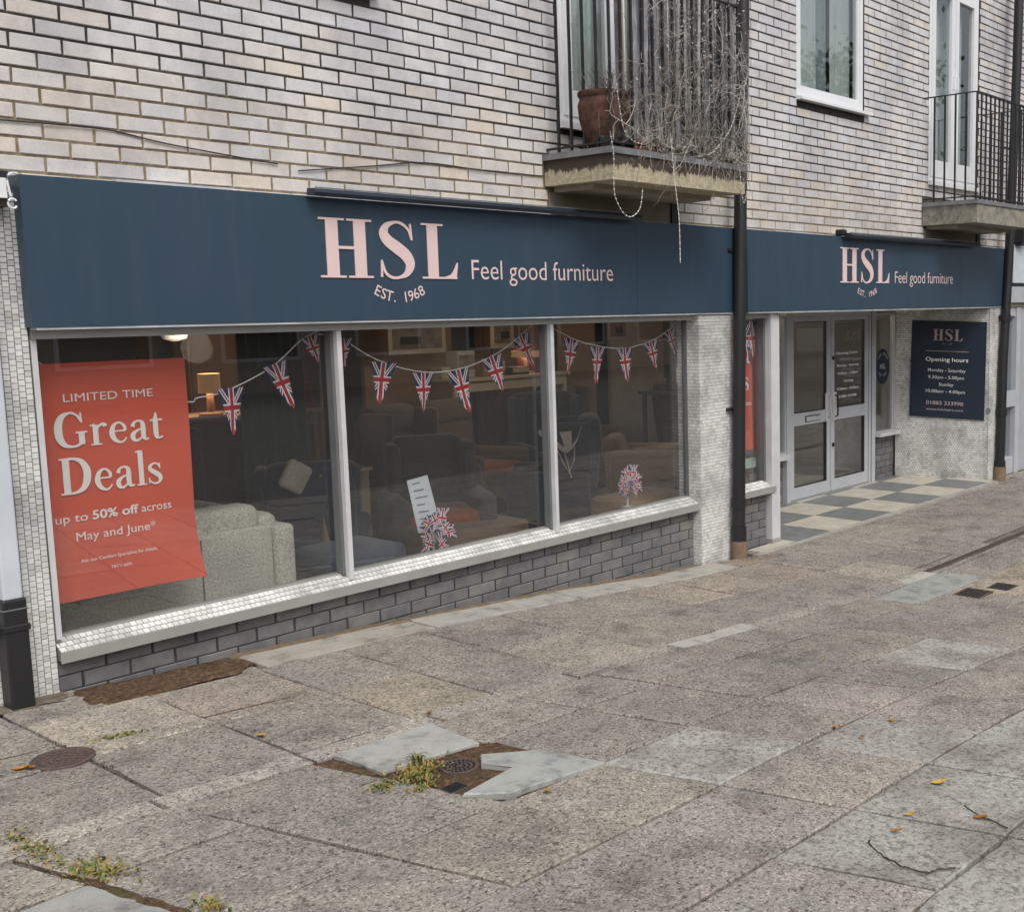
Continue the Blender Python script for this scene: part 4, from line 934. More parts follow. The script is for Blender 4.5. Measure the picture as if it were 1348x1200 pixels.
def balcony(x0, x1, zb, zt, top, label, edge_mat, edge_label=None, panel=None):
    e = empty('balcony', ((x0+x1)/2, D-.3, zb), label, 'balcony', 'small concrete balconies above the shop')
    mb = MB().box(x0,x1,4.885,D-.003,zb,zt); mb.build('slab', edge_mat, e)
    MB().box(x0-.008,x1+.008,4.872,4.884,zt-.018,zt+.022).build('edge_flashing', M['flash'], e); MB().box(x0-.020,x0-.009,4.872,D-.004,zt-.018,zt+.022).build('edge_flashing', M['flash'], e)
    MB().box(x0+.08,x1-.1,5.12,D-.004,zb-.035,zb-.001).build('soffit_beam', M['soffit'], e)
    rail_parts(e, x0+.03, x1-.03, zt+.001, top, None)
    MB().box(panel[0],panel[1],D-.012,D+.007,2.478,zb-.036).build('wall_panel', M['render_panel'], e)
    MB().box(panel[1]-.035,panel[1]+.045,D-.03,D-.0125,2.478,zb-.001).build('dark_strut', M['blackp'], e)
    return e
b1 = balcony(5.47,6.90,2.665,2.845,3.97,'left balcony with peeling cream slab edge, weathered slat screen and dead climber', M['slabedge'], panel=(5.50,6.80))
g2 = plain('grey_weathered_slab', (.30,.28,.235), .92, .2, 0, .5, 14, .5)
b2 = balcony(10.885,12.34,2.655,2.86,3.93,'right balcony with open black railing and grey slab edge', g2, panel=(10.93,12.20))
# weathered slat screen inside the left railing: each slat a part
sc = empty('slat_screen', (6.4,4.96,2.87), 'weathered grey vertical slat screen tied inside the left balcony railing', 'screen')
x = 5.70; base = worldloc(sc)
smes = []
for k in range(6):
    hh = 1.35; mb = MB(); w2 = .013
    mb.hexa([(-w2,-.003,0),(w2,-.003,0),(w2,.003,0),(-w2,.003,0)],[(-w2*random.uniform(.7,1),-.003+random.uniform(-.01,.01),hh),(w2*random.uniform(.7,1),-.003,hh),(w2,.003,hh),(-w2,.003,hh)]); smes.append(mb.mesh('slat'))
while x < 6.885:
    dens = min(1, (x-5.60)/.35)
    if random.random() < .35+.65*dens:
        o = link('slat', random.choice(smes), M['reed'], sc, Vector((x, 4.945+random.uniform(-.012,.022), 2.875+random.uniform(0,.05)))-base)
        o.scale = (random.uniform(.6,1.25), 1, random.uniform(.8,1.05) if x > 6.1 else random.uniform(.9,1.05)); o.rotation_euler = (random.gauss(0,.012), random.gauss(0,.02), random.gauss(0,.25))
    x += random.uniform(.014,.027)
y = 5.0
while y < 5.45:
    link('slat', random.choice(smes), M['reed'], sc, Vector((6.872, y, 2.875))-base).rotation_euler = (random.gauss(0,.02), random.gauss(0,.01), math.pi/2); y += random.uniform(.024,.036)
for z in (3.15,3.62): MB().tube([(5.82,4.968,z),(6.3,4.972,z+.01),(6.88,4.968,z-.005)], .004, 4).build('tie_wire', M['twigdark'], sc)
# thick stakes at the left part of the screen
for xx, hgt, rr in ((5.62,1.2,.016),(5.745,1.25,.013),(5.79,1.2,.02),(5.68,1.1,.007)):
    MB().tube([(xx,4.95,2.87),(xx+random.uniform(-.01,.01),4.96,2.87+hgt)], rr, 6).build('stake', M['reed'] if rr > .012 else M['twigdark'], sc)
# dead climber
rnd = random.Random(11)
def climber():
    e = empty('dead_climber', (6.5,4.92,2.87), 'tangle of dry leafless climber stems over the left balcony screen', 'plant')
    mbs = [MB(), MB()]
    def stem(p, d, L, r, depth, m):
        pts = [Vector(p)]; n = max(3, int(L/.035)); d = Vector(d)
        for i in range(n):
            d = (d+Vector((rnd.gauss(0,.28),rnd.gauss(0,.12),rnd.gauss(0,.28)))).normalized(); q = pts[-1]+d*L/n
            q.y = min(max(q.y, 4.86), 4.98); q.x = min(max(q.x, 5.46), 6.93); pts.append(q)
            if depth < 2 and rnd.random() < .4: stem(q, (rnd.gauss(0,1),rnd.gauss(0,.3),rnd.gauss(0,.9)), L*rnd.uniform(.25,.5), r*.6, depth+1, m)
        mbs[m].tube(pts, r, 3, False, r2=r*.4)
    for k in range(42):
        x = rnd.uniform(5.75,6.88); stem((x,4.9,2.88), (rnd.gauss(0,.15),0,1), rnd.uniform(.5,1.15), rnd.uniform(.0022,.0045), 0, 0 if rnd.random()<.6 else 1)
    for k in range(70):
        x = rnd.uniform(5.75,6.92); z = rnd.uniform(3.1,3.95); stem((x,4.9,z), (rnd.gauss(0,1),0,rnd.gauss(0,.6)), rnd.uniform(.2,.5), .0022, 0, rnd.choice((0,0,1)))
    for k in range(75):
        x = rnd.uniform(5.7,6.88); stem((x,4.87,2.9), (rnd.gauss(0,.7),-.2,rnd.gauss(.3,.6)), rnd.uniform(.1,.3), .002, 1, rnd.choice((0,0,1)))
    for k in range(34):
        x = rnd.uniform(5.9,6.8); stem((x,4.866,2.86), (rnd.gauss(0,.2),-.02,-1), rnd.uniform(.06,.2), .0016, 2, 0)
    for k in range(60):
        x = rnd.uniform(5.48,5.95); stem((x,4.9,2.95+rnd.uniform(0,.35)), (rnd.gauss(0,.8),0,rnd.gauss(.6,.5)), rnd.uniform(.08,.22), .0017, 1, 1)
    mbs[0].build('pale_stems', M['twig'], e, kind='stuff'); mbs[1].build('dark_stems', M['twigdark'], e, kind='stuff')
    # curled dry leaves caught in the tangle
    mb = MB()
    for k in range(1700):
        if k < 800: c = Vector((rnd.uniform(5.9,6.9), rnd.uniform(4.86,4.95), rnd.uniform(2.85,2.98)))
        else: c = Vector((rnd.gauss(6.45,.28), rnd.uniform(4.87,4.94), rnd.gauss(3.68,.3)))
        if c.x > 6.93 or c.z < 2.8 or c.z > 4.05: continue
        a = Vector((rnd.gauss(0,1),rnd.gauss(0,1),rnd.gauss(0,1))).normalized()*rnd.uniform(.005,.014); b_ = Vector((rnd.gauss(0,1),rnd.gauss(0,1),rnd.gauss(0,1))).normalized()*rnd.uniform(.004,.009)
        mb.add([c-a, c+b_, c+a, c-b_], [(0,1,2,3)])
    mb.build('dry_leaves', M['twig'], e, kind='stuff')
climber()
# fairy lights
def fairy(pts, label, n=10):
    e = empty('fairy_lights', pts[0], label, 'string lights'); sp = spline(pts, n)
    MB().tube(sp, .0028, 4).build('wire', M['twig'], e)
    mb = MB(); 
    L = 0
    for a, b_ in zip(sp, sp[1:]):
        L += (Vector(b_)-Vector(a)).length
        if L > .028: mb.lathe(b_, [(.001,-.005),(.0055,0),(.001,.006)], 6); L = 0
    mb.build('bulbs', M['bulb'], e, kind='stuff')
fairy([(5.43,4.86,2.95),(5.46,4.862,2.80),(5.455,4.862,2.62),(5.47,4.86,2.54),(5.54,4.86,2.455),(5.62,4.86,2.44),(5.70,4.86,2.50),(5.73,4.86,2.62)], 'loop of small clear bulbs hanging below the left balcony slab')
fairy([(6.03,4.865,3.0),(6.06,4.86,2.7),(6.10,4.86,2.45),(6.105,4.86,2.16)], 'single strand of lights hanging straight down over the left sign', 8)
fairy([(5.50,4.87,3.3),(5.56,4.868,3.0),(5.64,4.868,2.92),(5.76,4.868,2.90)], 'short light strand draped across the terracotta pot', 8)
fairy([(6.86,4.868,3.42),(6.72,4.868,3.12),(6.55,4.868,2.96),(6.45,4.868,2.90)], 'diagonal light strand crossing the right end of the left balcony', 8)
fairy([(6.70,4.868,2.98),(6.80,4.865,2.86),(6.83,4.865,2.70),(6.86,4.865,2.60),(6.90,4.865,2.68)], 'little loop of lights hanging at the right corner of the left balcony', 8)
# pot, saucer tray
pt = empty('plant_pot', (5.62,5.06,2.87), 'large old terracotta pot with bare stalks on the left balcony', 'plant pot')
MB().lathe((5.62,5.08,2.88), [(.10,0),(.125,.05),(.16,.18),(.168,.27),(.155,.31),(.168,.33),(.168,.35),(.14,.35),(.13,.30)], 22).build('pot', M['terracotta'], pt, smooth=True)
mb = MB()
for k in range(42):
    a = rnd.uniform(0,6.28); r_ = rnd.uniform(0,.11); p = Vector((5.62+r_*math.cos(a),5.08+r_*math.sin(a),3.18)); pts = [p]
    for i in range(4): pts.append(pts[-1]+Vector((rnd.gauss(0,.03),rnd.gauss(0,.02),.045)))
    mb.tube(pts, .002, 3, False)
mb.build('bare_stalks', M['twigdark'], pt, kind='stuff')
tr = empty('plastic_trough', (5.68,5.05,2.87), 'low dark planter trough behind the slab edge of the left balcony', 'planter')
MB().rbox(5.50,5.80,4.93,5.02,2.869,2.945,.012,2).build('trough', M['blackp'], tr); MB().rbox(5.71,6.0,4.905,4.93,2.869,2.93,.01,2).build('red_edge', plain('faded_red_plastic',(.20,.03,.03),.6), tr)

# ------------------------------------------------------------------ neighbouring shop at the right edge
ns = empty('neighbour_shopfront', (13.9,5.5,-.2), 'pale grey neighbouring shopfront at the right edge of the photo', 'shopfront')
MB().box(13.07,15.6,5.40,5.6,2.09,2.50).build('fascia_panel', plain('pale_blue_grey_board',(.56,.60,.65),.5), ns)
MB().box(13.07,15.6,5.41,5.6,2.505,2.535).build('top_trim', M['upvc'], ns); MB().box(13.05,15.6,5.395,5.6,2.052,2.086).build('dark_gap_strip', M['black'], ns)  # black strip between the fascia panel and the lower beam
MB().box(12.96,15.6,5.40,5.6,1.86,2.05).build('lower_beam', plain('grey_painted_beam',(.42,.44,.46),.6), ns)
MB().box(12.85,15.6,5.44,5.6,1.81,1.855).build('soffit_strip', M['soffit'], ns)
nd = MB().box(12.90,13.30,5.46,5.55,1.70,1.80).build('door_frame', M['door'], ns); MB().box(13.30,13.42,5.44,5.55,-.2,1.80).build('door_post', M['door'], ns)
MB().box(12.84,12.90,5.46,5.55,-.2,1.80).build('door_post', M['alumdark'], ns); MB().box(12.90,13.30,5.46,5.55,-.2,.0).build('kick_rail', M['door'], ns)
MB().box(12.90,13.30,5.50,5.51,.0,1.70).build('glass_pane', M['glass'], ns)
MB().box(12.98,13.30,5.44,5.458,.62,.815).build('letter_plate', M['door'], ns); MB().box(13.18,13.30,5.545,5.56,.82,.98).build('blue_notice', plain('blue_notice',(.03,.10,.35),.6), ns)
MB().box(12.98,13.08,5.545,5.55,1.02,1.22).build('window_notice', M['whitep'], ns)
MB().box(13.42,15.6,5.46,5.6,-.2,1.80).build('side_panel', plain('pale_side_panel',(.40,.41,.43),.6), ns)
MB().box(12.90,13.32,5.60,8.0,-.3,-.2).build('inner_floor', plain('dark_floor',(.08,.08,.08),.8), ns)
MB().box(12.62,15.6,8.0,8.05,-.3,2.6).build('inner_wall', plain('dark_inner_wall',(.10,.11,.13),.8), ns)
ys = empty('yellow_sign', (13.35,5.25,2.62), 'small yellow projecting sign at the right edge beside the right drainpipe', 'sign')
MB().rbox(13.13,13.60,5.30,5.335,2.60,2.80,.008,1).build('panel', plain('yellow_plastic',(.66,.36,.03),.5), ys)
MB().box(13.10,13.135,5.30,5.46,2.56,2.72).build('bracket', M['blackp'], ys); MB().disc((13.37,5.298,2.725),(.05,0,0),(0,0,.035)).build('emblem', M['board'], ys)
e = empty('alarm_box', (13.25,5.4,2.53), 'small dark blue box under the yellow sign', 'box')
MB().rbox(13.12,13.28,5.33,5.46,2.52,2.60,.01,1).build('body', M['board'], e)

# ------------------------------------------------------------------ posters in the glass
def poster(x0, x1, z0, z1, y, label, curl=.03):
    e = empty('sale_poster', ((x0+x1)/2, y, z0), label, 'poster'); mb = MB(); N = 16
    for j in range(N+1):
        for i in range(N+1):
            u, v = i/N, j/N; c = max(0, u-.72)/.28; d = max(0, .30-v)/.30
            mb.v.append((x0+(x1-x0)*u+.022*c*d*d-.03*u*max(0,.42-abs(v-.3))*.5, y+.0015*math.sin(u*5+v*3)-.03*c*d*d+.006*c, z0+(z1-z0)*v+(.008*(1-u) if 0 else 0)))
    n = N+1
    for j in range(N):
        for i in range(N): mb.f.append((j*n+i,j*n+i+1,(j+1)*n+i+1,(j+1)*n+i))
    mb.build('sheet', M['red'], e, smooth=True)
    fr = Frame((x0-2.240, y-.006, z0-.517), (1,0,0), (0,-1,0))
    put_text('LIMITED TIME', fr, 2.373, 2.80, 1.466, .040, M['whitep'], e)
    word('Great', fr, 2.318, 2.842, 1.252, .165, M['whitep'], e, gap=.015, bold=1.22)
    word('Deals', fr, 2.325, 2.822, 1.030, .172, M['whitep'], e, gap=.015, bold=1.22)
    put_text('up to', fr, 2.292, 2.44, .897, .041, M['whitep'], e, weight=.002)
    put_text('50% off', fr, 2.462, 2.685, .897, .044, M['whitep'], e, weight=.022)
    put_text('across', fr, 2.70, 2.852, .897, .042, M['whitep'], e, weight=.002)
    put_text('May and June*', fr, 2.38, 2.765, .803, .043, M['whitep'], e)
    put_text('Ask our Comfort Specialists for details.', fr, 2.392, 2.766, .697, .017, M['whitep'], e, weight=.002)
    put_text("T&C's apply.", fr, 2.53, 2.635, .645, .015, M['whitep'], e, weight=.002)
    return e
poster(2.240, 2.985, .517, 1.648, 5.60, 'large coral red Great Deals poster hanging in the left pane')
poster(7.352, 8.078, .65, 1.68, 5.60, 'red sale poster half hidden behind the central drainpipe in the narrow window')
e = empty('window_card', (7.92,5.60,.50), 'pale green card low in the narrow window under the red poster', 'card'); MB().box(7.84,8.0,5.60,5.603,.50,.575).build('card', plain('pale_green_card',(.45,.58,.50),.6), e)

# ------------------------------------------------------------------ bunting
def pennant(parent, c, w_, h, lean, y, base, tw=0.):
    n = 6; v = []; uv = []; f = []
    for j in range(n+1):
        t = j/n; hw = w_/2*(1-t*.93)
        for s in (-1,0,1):
            x = hw*s; ang = lean; xx = x*math.cos(ang)+t*h*math.sin(ang)*-1; zz = -t*h*math.cos(ang)+x*math.sin(ang)*-.6
            v.append((xx*math.cos(tw), .010*math.sin(s*1.3+t*4+c[0]*9)*t+xx*math.sin(tw), zz)); uv.append((.5+.5*s*(1-t*.93), 1-t))
    for j in range(n):
        for i in range(2): f.append((j*3+i,(j+1)*3+i,(j+1)*3+i+1,j*3+i+1))
    me = bpy.data.meshes.new('pennant'); me.from_pydata(v, [], f); me.update(); l = me.uv_layers.new(name='UVMap')
    for p in me.polygons:
        for li in p.loop_indices: l.data[li].uv = uv[me.loops[li].vertex_index]
    o = link('pennant', me, M['flag'], parent, Vector((c[0],y,c[1]))-base); return o
def bunting(pts, pens, label, y=5.645):
    e = empty('bunting', (pts[0][0], y, pts[0][1]), label, 'bunting', 'union flag bunting strings inside the glass'); base = worldloc(e)
    MB().tube(spline([(a,y,b) for a, b in pts], 5), .0035, 5).build('string', M['whitep'], e)
    for (a, b), (c, d), w_ in pens:
        h = math.hypot(c-a, d-b); lean = math.atan2(a-c, b-d); pennant(e, (a, b-.002), w_*1.0, h, lean, y-.004, base, random.gauss(0,.12))
bunting([(2.22,1.70),(2.6,1.50),(3.0,1.42),(3.054,1.436),(3.215,1.46),(3.49,1.572),(3.688,1.715),(3.80,1.762)], [((3.245,1.478),(3.245,1.228),.165),((3.51,1.592),(3.615,1.342),.165),((3.735,1.735),(3.795,1.575),.13)], 'string of three union flag pennants in the left pane beside the poster')
bunting([(3.80,1.745),(3.936,1.720),(4.19,1.582),(4.523,1.492),(4.84,1.500),(5.156,1.588),(5.40,1.72),(5.47,1.763)], [((3.955,1.716),(3.955,1.545),.14),((4.235,1.566),(4.188,1.325),.18),((4.523,1.49),(4.512,1.24),.19),((4.80,1.493),(4.876,1.22),.19),((5.085,1.565),(5.17,1.325),.18),((5.345,1.695),(5.455,1.48),.16)], 'string of six union flag pennants sagging across the middle pane')
bunting([(5.60,1.763),(5.72,1.71),(5.955,1.628),(6.361,1.568),(6.713,1.612),(6.95,1.70),(7.05,1.763)], [((5.845,1.655),(5.786,1.402),.18),((6.11,1.59),(6.085,1.33),.18),((6.40,1.572),(6.425,1.32),.18),((6.70,1.61),(6.77,1.388),.18),((6.93,1.69),(7.02,1.49),.16)], 'string of five union flag pennants sagging across the right pane')
bunting([(7.50,1.70),(7.7,1.68),(7.9,1.72),(8.04,1.76)], [((7.80,1.715),(7.84,1.43),.20),((7.93,1.74),(7.97,1.40),.22)], 'short union flag bunting in the narrow window above the red poster', y=5.57)
# flag bunches on little stands
def flag_bunch(x, y, z0, z1, label, n=11, sc_=1.):
    e = empty('flag_bunch', (x, y, z0), label, 'flags', 'bunches of small union flags'); base = worldloc(e)
    MB().lathe((x,y,z0), [(.05,0),(.05,.008),(.012,.012),(.012,(z1-z0)*.3),(.03,(z1-z0)*.38),(.034,(z1-z0)*.62),(.03,(z1-z0)*.62),(.026,(z1-z0)*.4)], 14).build('glass_stand', plain('clear_acrylic',(.5,.52,.5),.2), e, smooth=True)
    r = random.Random(int(x*100))
    c0 = Vector((x, y-.02, z0+(z1-z0)*.52)); S = (z1-z0)*.36
    for k in range(n):
        a = [-2.5,-1.7,-.95,-.35,.35,.95,1.7,2.5][k%8]+r.gauss(0,.12); L = S*r.uniform(.8,1.15)*(1.15 if abs(a) < .5 else .95)
        d = Vector((math.sin(a),0,math.cos(a)))*1.; s_ = Vector((math.cos(a),0,-math.sin(a))); yy = Vector((0,-.005*k+r.gauss(0,.003),0)); hw = S*.30
        MB().tube([c0+yy+Vector((0,.003,0))-Vector((0,0,S*.5)),c0+yy+d*L*.5+Vector((0,.003,0))], .002, 4).build('stick', M['twig'], e)
        q = [c0+yy-s_*hw*.5, c0+yy+s_*hw*.5, c0+yy+d*L+s_*hw*1.15+Vector((0,-.01,-.012)), c0+yy+d*L*.9-s_*hw*1.1+Vector((0,.006,-.01))]
        me = bpy.data.meshes.new('small_flag'); me.from_pydata([tuple(v-base) for v in q], [], [(0,1,2,3)]); l = me.uv_layers.new(name='UVMap')
        for i, c in enumerate(((.05,0),(.95,0),(1,1),(0,1))): l.data[i].uv = c
        link('small_flag', me, M['flag'], e)
flag_bunch(4.62, 5.74, .26, .66, 'bunch of small union flags in front of the leaflet stand in the middle pane', 8)
flag_bunch(6.46, 5.70, .36, .72, 'bunch of small union flags standing low in the right pane', 8, .85)
e = empty('leaflet_stand', (4.62,5.86,.3), 'white leaflet on a clear stand leaning behind the flags in the middle pane', 'leaflet stand')
q = [(4.555,5.80,.46),(4.765,5.82,.43),(4.695,5.86,.812),(4.515,5.84,.800)]
MB().add(q+[(a,b_+.004,c) for a, b_, c in q], [(0,1,2,3),(7,6,5,4),(0,4,5,1),(1,5,6,2),(2,6,7,3),(3,7,4,0)]).build('sheet', plain('white_leaflet',(.66,.70,.74),.5), e)
mb = MB()
for k in range(6):
    t = .9-k*.13; l = Vector(q[0]).lerp(Vector(q[3]), t); r_ = Vector(q[1]).lerp(Vector(q[2]), t); a = l.lerp(r_, .18); b_ = l.lerp(r_, .55+.3*((k*7)%3)/3); o_ = Vector((0,-.002,0)); up = Vector((0,0,.009))
    mb.add([a+o_, b_+o_, b_+o_+up, a+o_+up], [(0,1,2,3)])
mb.build('print_lines', plain('grey_print',(.18,.22,.3),.6), e); MB().tube([(4.65,5.88,-.1),(4.65,5.87,.5)], .008, 6).build('stand_leg', M['flash'], e)

# ------------------------------------------------------------------ showroom interior
FZ = -.10
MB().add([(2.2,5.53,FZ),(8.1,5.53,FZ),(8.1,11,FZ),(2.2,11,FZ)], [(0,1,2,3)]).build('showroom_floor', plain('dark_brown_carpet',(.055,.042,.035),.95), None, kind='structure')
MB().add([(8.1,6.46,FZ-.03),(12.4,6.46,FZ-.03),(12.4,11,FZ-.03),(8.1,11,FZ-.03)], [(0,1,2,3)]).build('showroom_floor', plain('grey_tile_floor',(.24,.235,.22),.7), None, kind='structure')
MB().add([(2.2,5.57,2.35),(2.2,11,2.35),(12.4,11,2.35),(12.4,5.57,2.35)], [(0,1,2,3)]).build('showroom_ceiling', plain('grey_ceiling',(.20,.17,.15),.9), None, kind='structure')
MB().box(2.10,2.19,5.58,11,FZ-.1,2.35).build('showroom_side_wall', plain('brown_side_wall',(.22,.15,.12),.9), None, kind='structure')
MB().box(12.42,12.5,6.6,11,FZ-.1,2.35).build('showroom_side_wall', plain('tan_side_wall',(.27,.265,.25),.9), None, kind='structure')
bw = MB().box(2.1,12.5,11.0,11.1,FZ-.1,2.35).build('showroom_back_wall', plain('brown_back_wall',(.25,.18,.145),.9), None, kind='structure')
tan = plain('tan_panel', (.45,.30,.19), .8, .3, 0, .15, 4); dk = plain('dark_panel', (.06,.055,.055), .8); woodt = m_wood('oak_veneer', (.34,.20,.11)); cream = plain('cream_board', (.55,.48,.38), .8)
for x0, x1, m_, lb in ((3.9,5.0,dk,'dark display panel at the back of the showroom behind the poster'),(7.4,8.6,tan,'tan display panel with pictures behind the middle pane'),(10.3,11.0,tan,'tall tan partition behind the right pane'),(11.3,12.4,cream,'pale cream partition behind the right pane')):
    e = empty('partition_screen', ((x0+x1)/2,10.2,FZ), lb, 'partition'); MB().box(x0,x1,10.2,10.26,FZ,2.3).build('panel', m_, e); MB().box(x0-.03,x1+.03,10.19,10.27,FZ,FZ+.08).build('skirting', dk, e)
e = empty('showroom_screen', (4.9,7.6,FZ), 'greyish green curtain screen behind the first mullion', 'screen'); curtain(e, 4.55, 5.1, 7.8, FZ+.05, 2.2, 6, plain('green_grey_curtain',(.10,.12,.11),.9)); MB().tube([(4.5,7.8,2.21),(5.15,7.8,2.21)], .012, 6).build('rail', M['flash'], e)
def picture(x0,x1,z0,z1,y,lb,c):
    e = empty('framed_picture', ((x0+x1)/2,y,z0), lb, 'picture'); MB().box(x0,x1,y,y+.02,z0,z1).build('frame', cream, e); MB().box(x0+.05,x1-.05,y-.003,y-.0005,z0+.05,z1-.05).build('print', c, e)
    MB().box(x0+.15,x0+.15+(x1-x0)*.35,y-.006,y-.0035,z0+.1,z0+.18).build('print_shape', dk, e)
mutedp = plain('muted_print',(.30,.26,.23),.8,.3,0,.5,7)
picture(7.35,8.1,1.43,1.95,9.7,'wide pale framed picture at the back of the showroom in the middle pane',mutedp)
picture(8.75,9.1,1.45,1.95,9.7,'small framed picture right of the wide one at the showroom back',mutedp)
picture(11.2,11.6,1.45,1.75,10.15,'small pinkish picture on the cream partition behind the right pane',plain('pink_print',(.35,.20,.2),.8,.3,0,.4,9))
def table(x0,x1,y0,y1,h,lb,m_):
    e = empty('display_table', ((x0+x1)/2,(y0+y1)/2,FZ), lb, 'table'); MB().rbox(x0,x1,y0,y1,FZ+h-.04,FZ+h,.008,1).build('tabletop', m_, e)
    for a in (x0+.04,x1-.08):
        for b_ in (y0+.04,y1-.08): MB().box(a,a+.04,b_,b_+.04,FZ,FZ+h-.041).build('leg', m_, e)
    MB().box(x0+.081,x1-.081,y0+.03,y0+.05,FZ+h-.14,FZ+h-.041).build('apron', m_, e)
table(3.9,5.6,8.3,8.9,1.18,'tall wooden counter behind the pennants in the left pane', woodt)
table(7.6,9.3,9.0,9.6,1.28,'pale topped counter under the middle bunting', cream)
table(10.2,11.2,8.2,8.8,1.0,'dark counter behind the right pane', dk)
# lit lamps, some of them added to brighten the showroom
sh = Mt('amber_lampshade', .8); sh.col((.55,.30,.13)); sh.b.inputs['Emission Color'].default_value = (1,.55,.25,1); sh.b.inputs['Emission Strength'].default_value = .10
def lamp(x, y, z, r_, h_, lb, power, rect=False):
    lp = empty('table_lamp', (x,y,z), lb, 'lamp')
    MB().lathe((x,y,z), [(.09,0),(.09,.02),(.03,.03),(.025,.18),(.01,.20)], 16).build('base', woodt, lp, smooth=True)
    MB().lathe((x,y,z+.18), [(r_,0),(r_*.95,h_)], 24, False).build('lamp_shade', sh.m, lp, smooth=True)
    pl_ = bpy.data.lights.new('bulb', 'POINT'); pl_.energy = power; pl_.color = (1,.74,.50); pl_.shadow_soft_size = .06; po = bpy.data.objects.new('bulb', pl_); col.objects.link(po); po.parent = lp; po.location = (0,0,.18+h_*.5)
lamp(4.71,8.5,1.08,.085,.15,'lit table lamp with small amber drum shade on the wooden counter',3.5)
lamp(8.75,9.15,1.18,.16,.07,'low lit lamp with wide amber shade at the right end of the pale counter',4)
lamp(10.9,8.4,.90,.12,.16,'added lamp on the dark counter brightening the space behind the right pane',4)  # added lamp, lifts the interior behind the right pane
pm = Mt('pendant_glass', .5); pm.col((.7,.68,.6)); pm.b.inputs['Emission Color'].default_value = (1,.9,.75,1); pm.b.inputs['Emission Strength'].default_value = .08
def pendant(x, y, z, lb, power):
    pd_ = empty('pendant_lamp', (x,y,2.3), lb, 'lamp')
    MB().tube([(x,y,2.34),(x,y,z+.10)], .006, 5).build('cord', M['black'], pd_)
    MB().lathe((x,y,z), [(.02,0),(.09,.02),(.11,.06),(.06,.10),(.02,.11)], 20).build('globe', pm.m, pd_, smooth=True)
    pl_ = bpy.data.lights.new('bulb', 'POINT'); pl_.energy = power; pl_.color = (1,.84,.66); pl_.shadow_soft_size = .12; po = bpy.data.objects.new('bulb', pl_); col.objects.link(po); po.parent = pd_; po.location = (0,-.35,z-2.3-.05)
pendant(4.72, 9.0, 1.66, 'pale round pendant lamp hanging above the red poster at the back', 9)
pendant(7.3, 8.4, 1.95, 'added pendant lamp out of view, brightening the showroom behind the middle pane', 12)  # added above the visible range to brighten the middle of the showroom
pendant(10.2, 8.0, 1.95, 'added pendant lamp out of view, lighting the showroom behind the right pane', 13)  # added out of sight to light the right part of the showroom
def thing_box(name, lb, cat, x0,x1,y0,y1,z0,z1,m_,r=.01, top=None):
    e = empty(name, ((x0+x1)/2,(y0+y1)/2,z0), lb, cat); MB().rbox(x0,x1,y0,y1,z0,z1,r,2).build('body', m_, e)
    MB().rbox(x0+.01,x1-.01,y0-.008,y0-.001,z0+(z1-z0)*.3,z1-(z1-z0)*.15,.002,1).build('front_panel', top or cream, e)
thing_box('gift_box','dark box standing on the wooden counter right of the lamp','box',5.05,5.3,8.5,8.65,1.08,1.30,dk)
thing_box('red_tin','red tin with pale script on the counter under the left bunting','tin',5.33,5.56,8.4,8.52,1.08,1.30,plain('deep_red_tin',(.22,.03,.025),.6), top=plain('deep_red_front',(.26,.04,.03),.6))
thing_box('white_box','white patterned box on the pale counter under the middle bunting','box',7.75,7.98,9.1,9.3,1.18,1.46,plain('off_white_box',(.45,.43,.4),.7), top=mutedp)
thing_box('red_box','dull red box on the pale counter behind the fourth pennant','box',8.75,8.98,9.1,9.3,1.18,1.48,plain('dull_red_box',(.22,.06,.05),.7), top=plain('duller_red',(.16,.05,.045),.7))
for nm, lb, cat, bx, m_ in [
 ('storage_box','orange cardboard box on the wooden counter behind the poster edge','box',(4.30,4.52,8.5,8.7,1.08,1.27),plain('orange_card',(.50,.22,.09),.8)),
 ('cushion_stack','pile of folded cream throws at the left end of the pale counter','throws',(7.62,7.74,9.2,9.4,1.18,1.30),cream),
 ('wooden_crate','pale wooden crate on the pale counter beside the white box','crate',(8.1,8.4,9.1,9.3,1.18,1.36),woodt),
 ('black_box','flat black box lying at the middle of the pale counter','box',(8.45,8.7,9.05,9.3,1.18,1.26),dk),
 ('media_box','dark screen shaped box on the dark counter behind the right pane','box',(10.3,10.75,8.3,8.45,.90,1.22),dk),
 ('red_box','small red box on the dark counter beside the added lamp','box',(11.0,11.15,8.3,8.45,.90,1.05),plain('brick_red_card',(.30,.06,.04),.8))]:
    thing_box(nm, lb, cat, *bx, m_)
for x0, x1, z0, z1, lb in ((3.3,3.9,.9,1.75,'reddish brown wardrobe panel at the showroom back left of the counter'),(5.3,6.3,.2,1.9,'warm brown cupboard standing at the back behind the first mullion'),(8.9,9.9,.2,1.8,'brown cupboard at the back right of the pictures')):
    e = empty('cupboard', ((x0+x1)/2,9.9,FZ), lb, 'cupboard'); MB().box(x0,x1,9.9,10.15,FZ,z1).build('carcass', woodt, e); xm = (x0+x1)/2
    for a_, b_ in ((x0+.02,xm-.006),(xm+.006,x1-.02)): MB().box(a_,b_,9.88,9.898,FZ+.08,z1-.03).build('cupboard_door', plain('cupboard_front',(.26,.14,.09),.7,.3,0,.2,4), e)
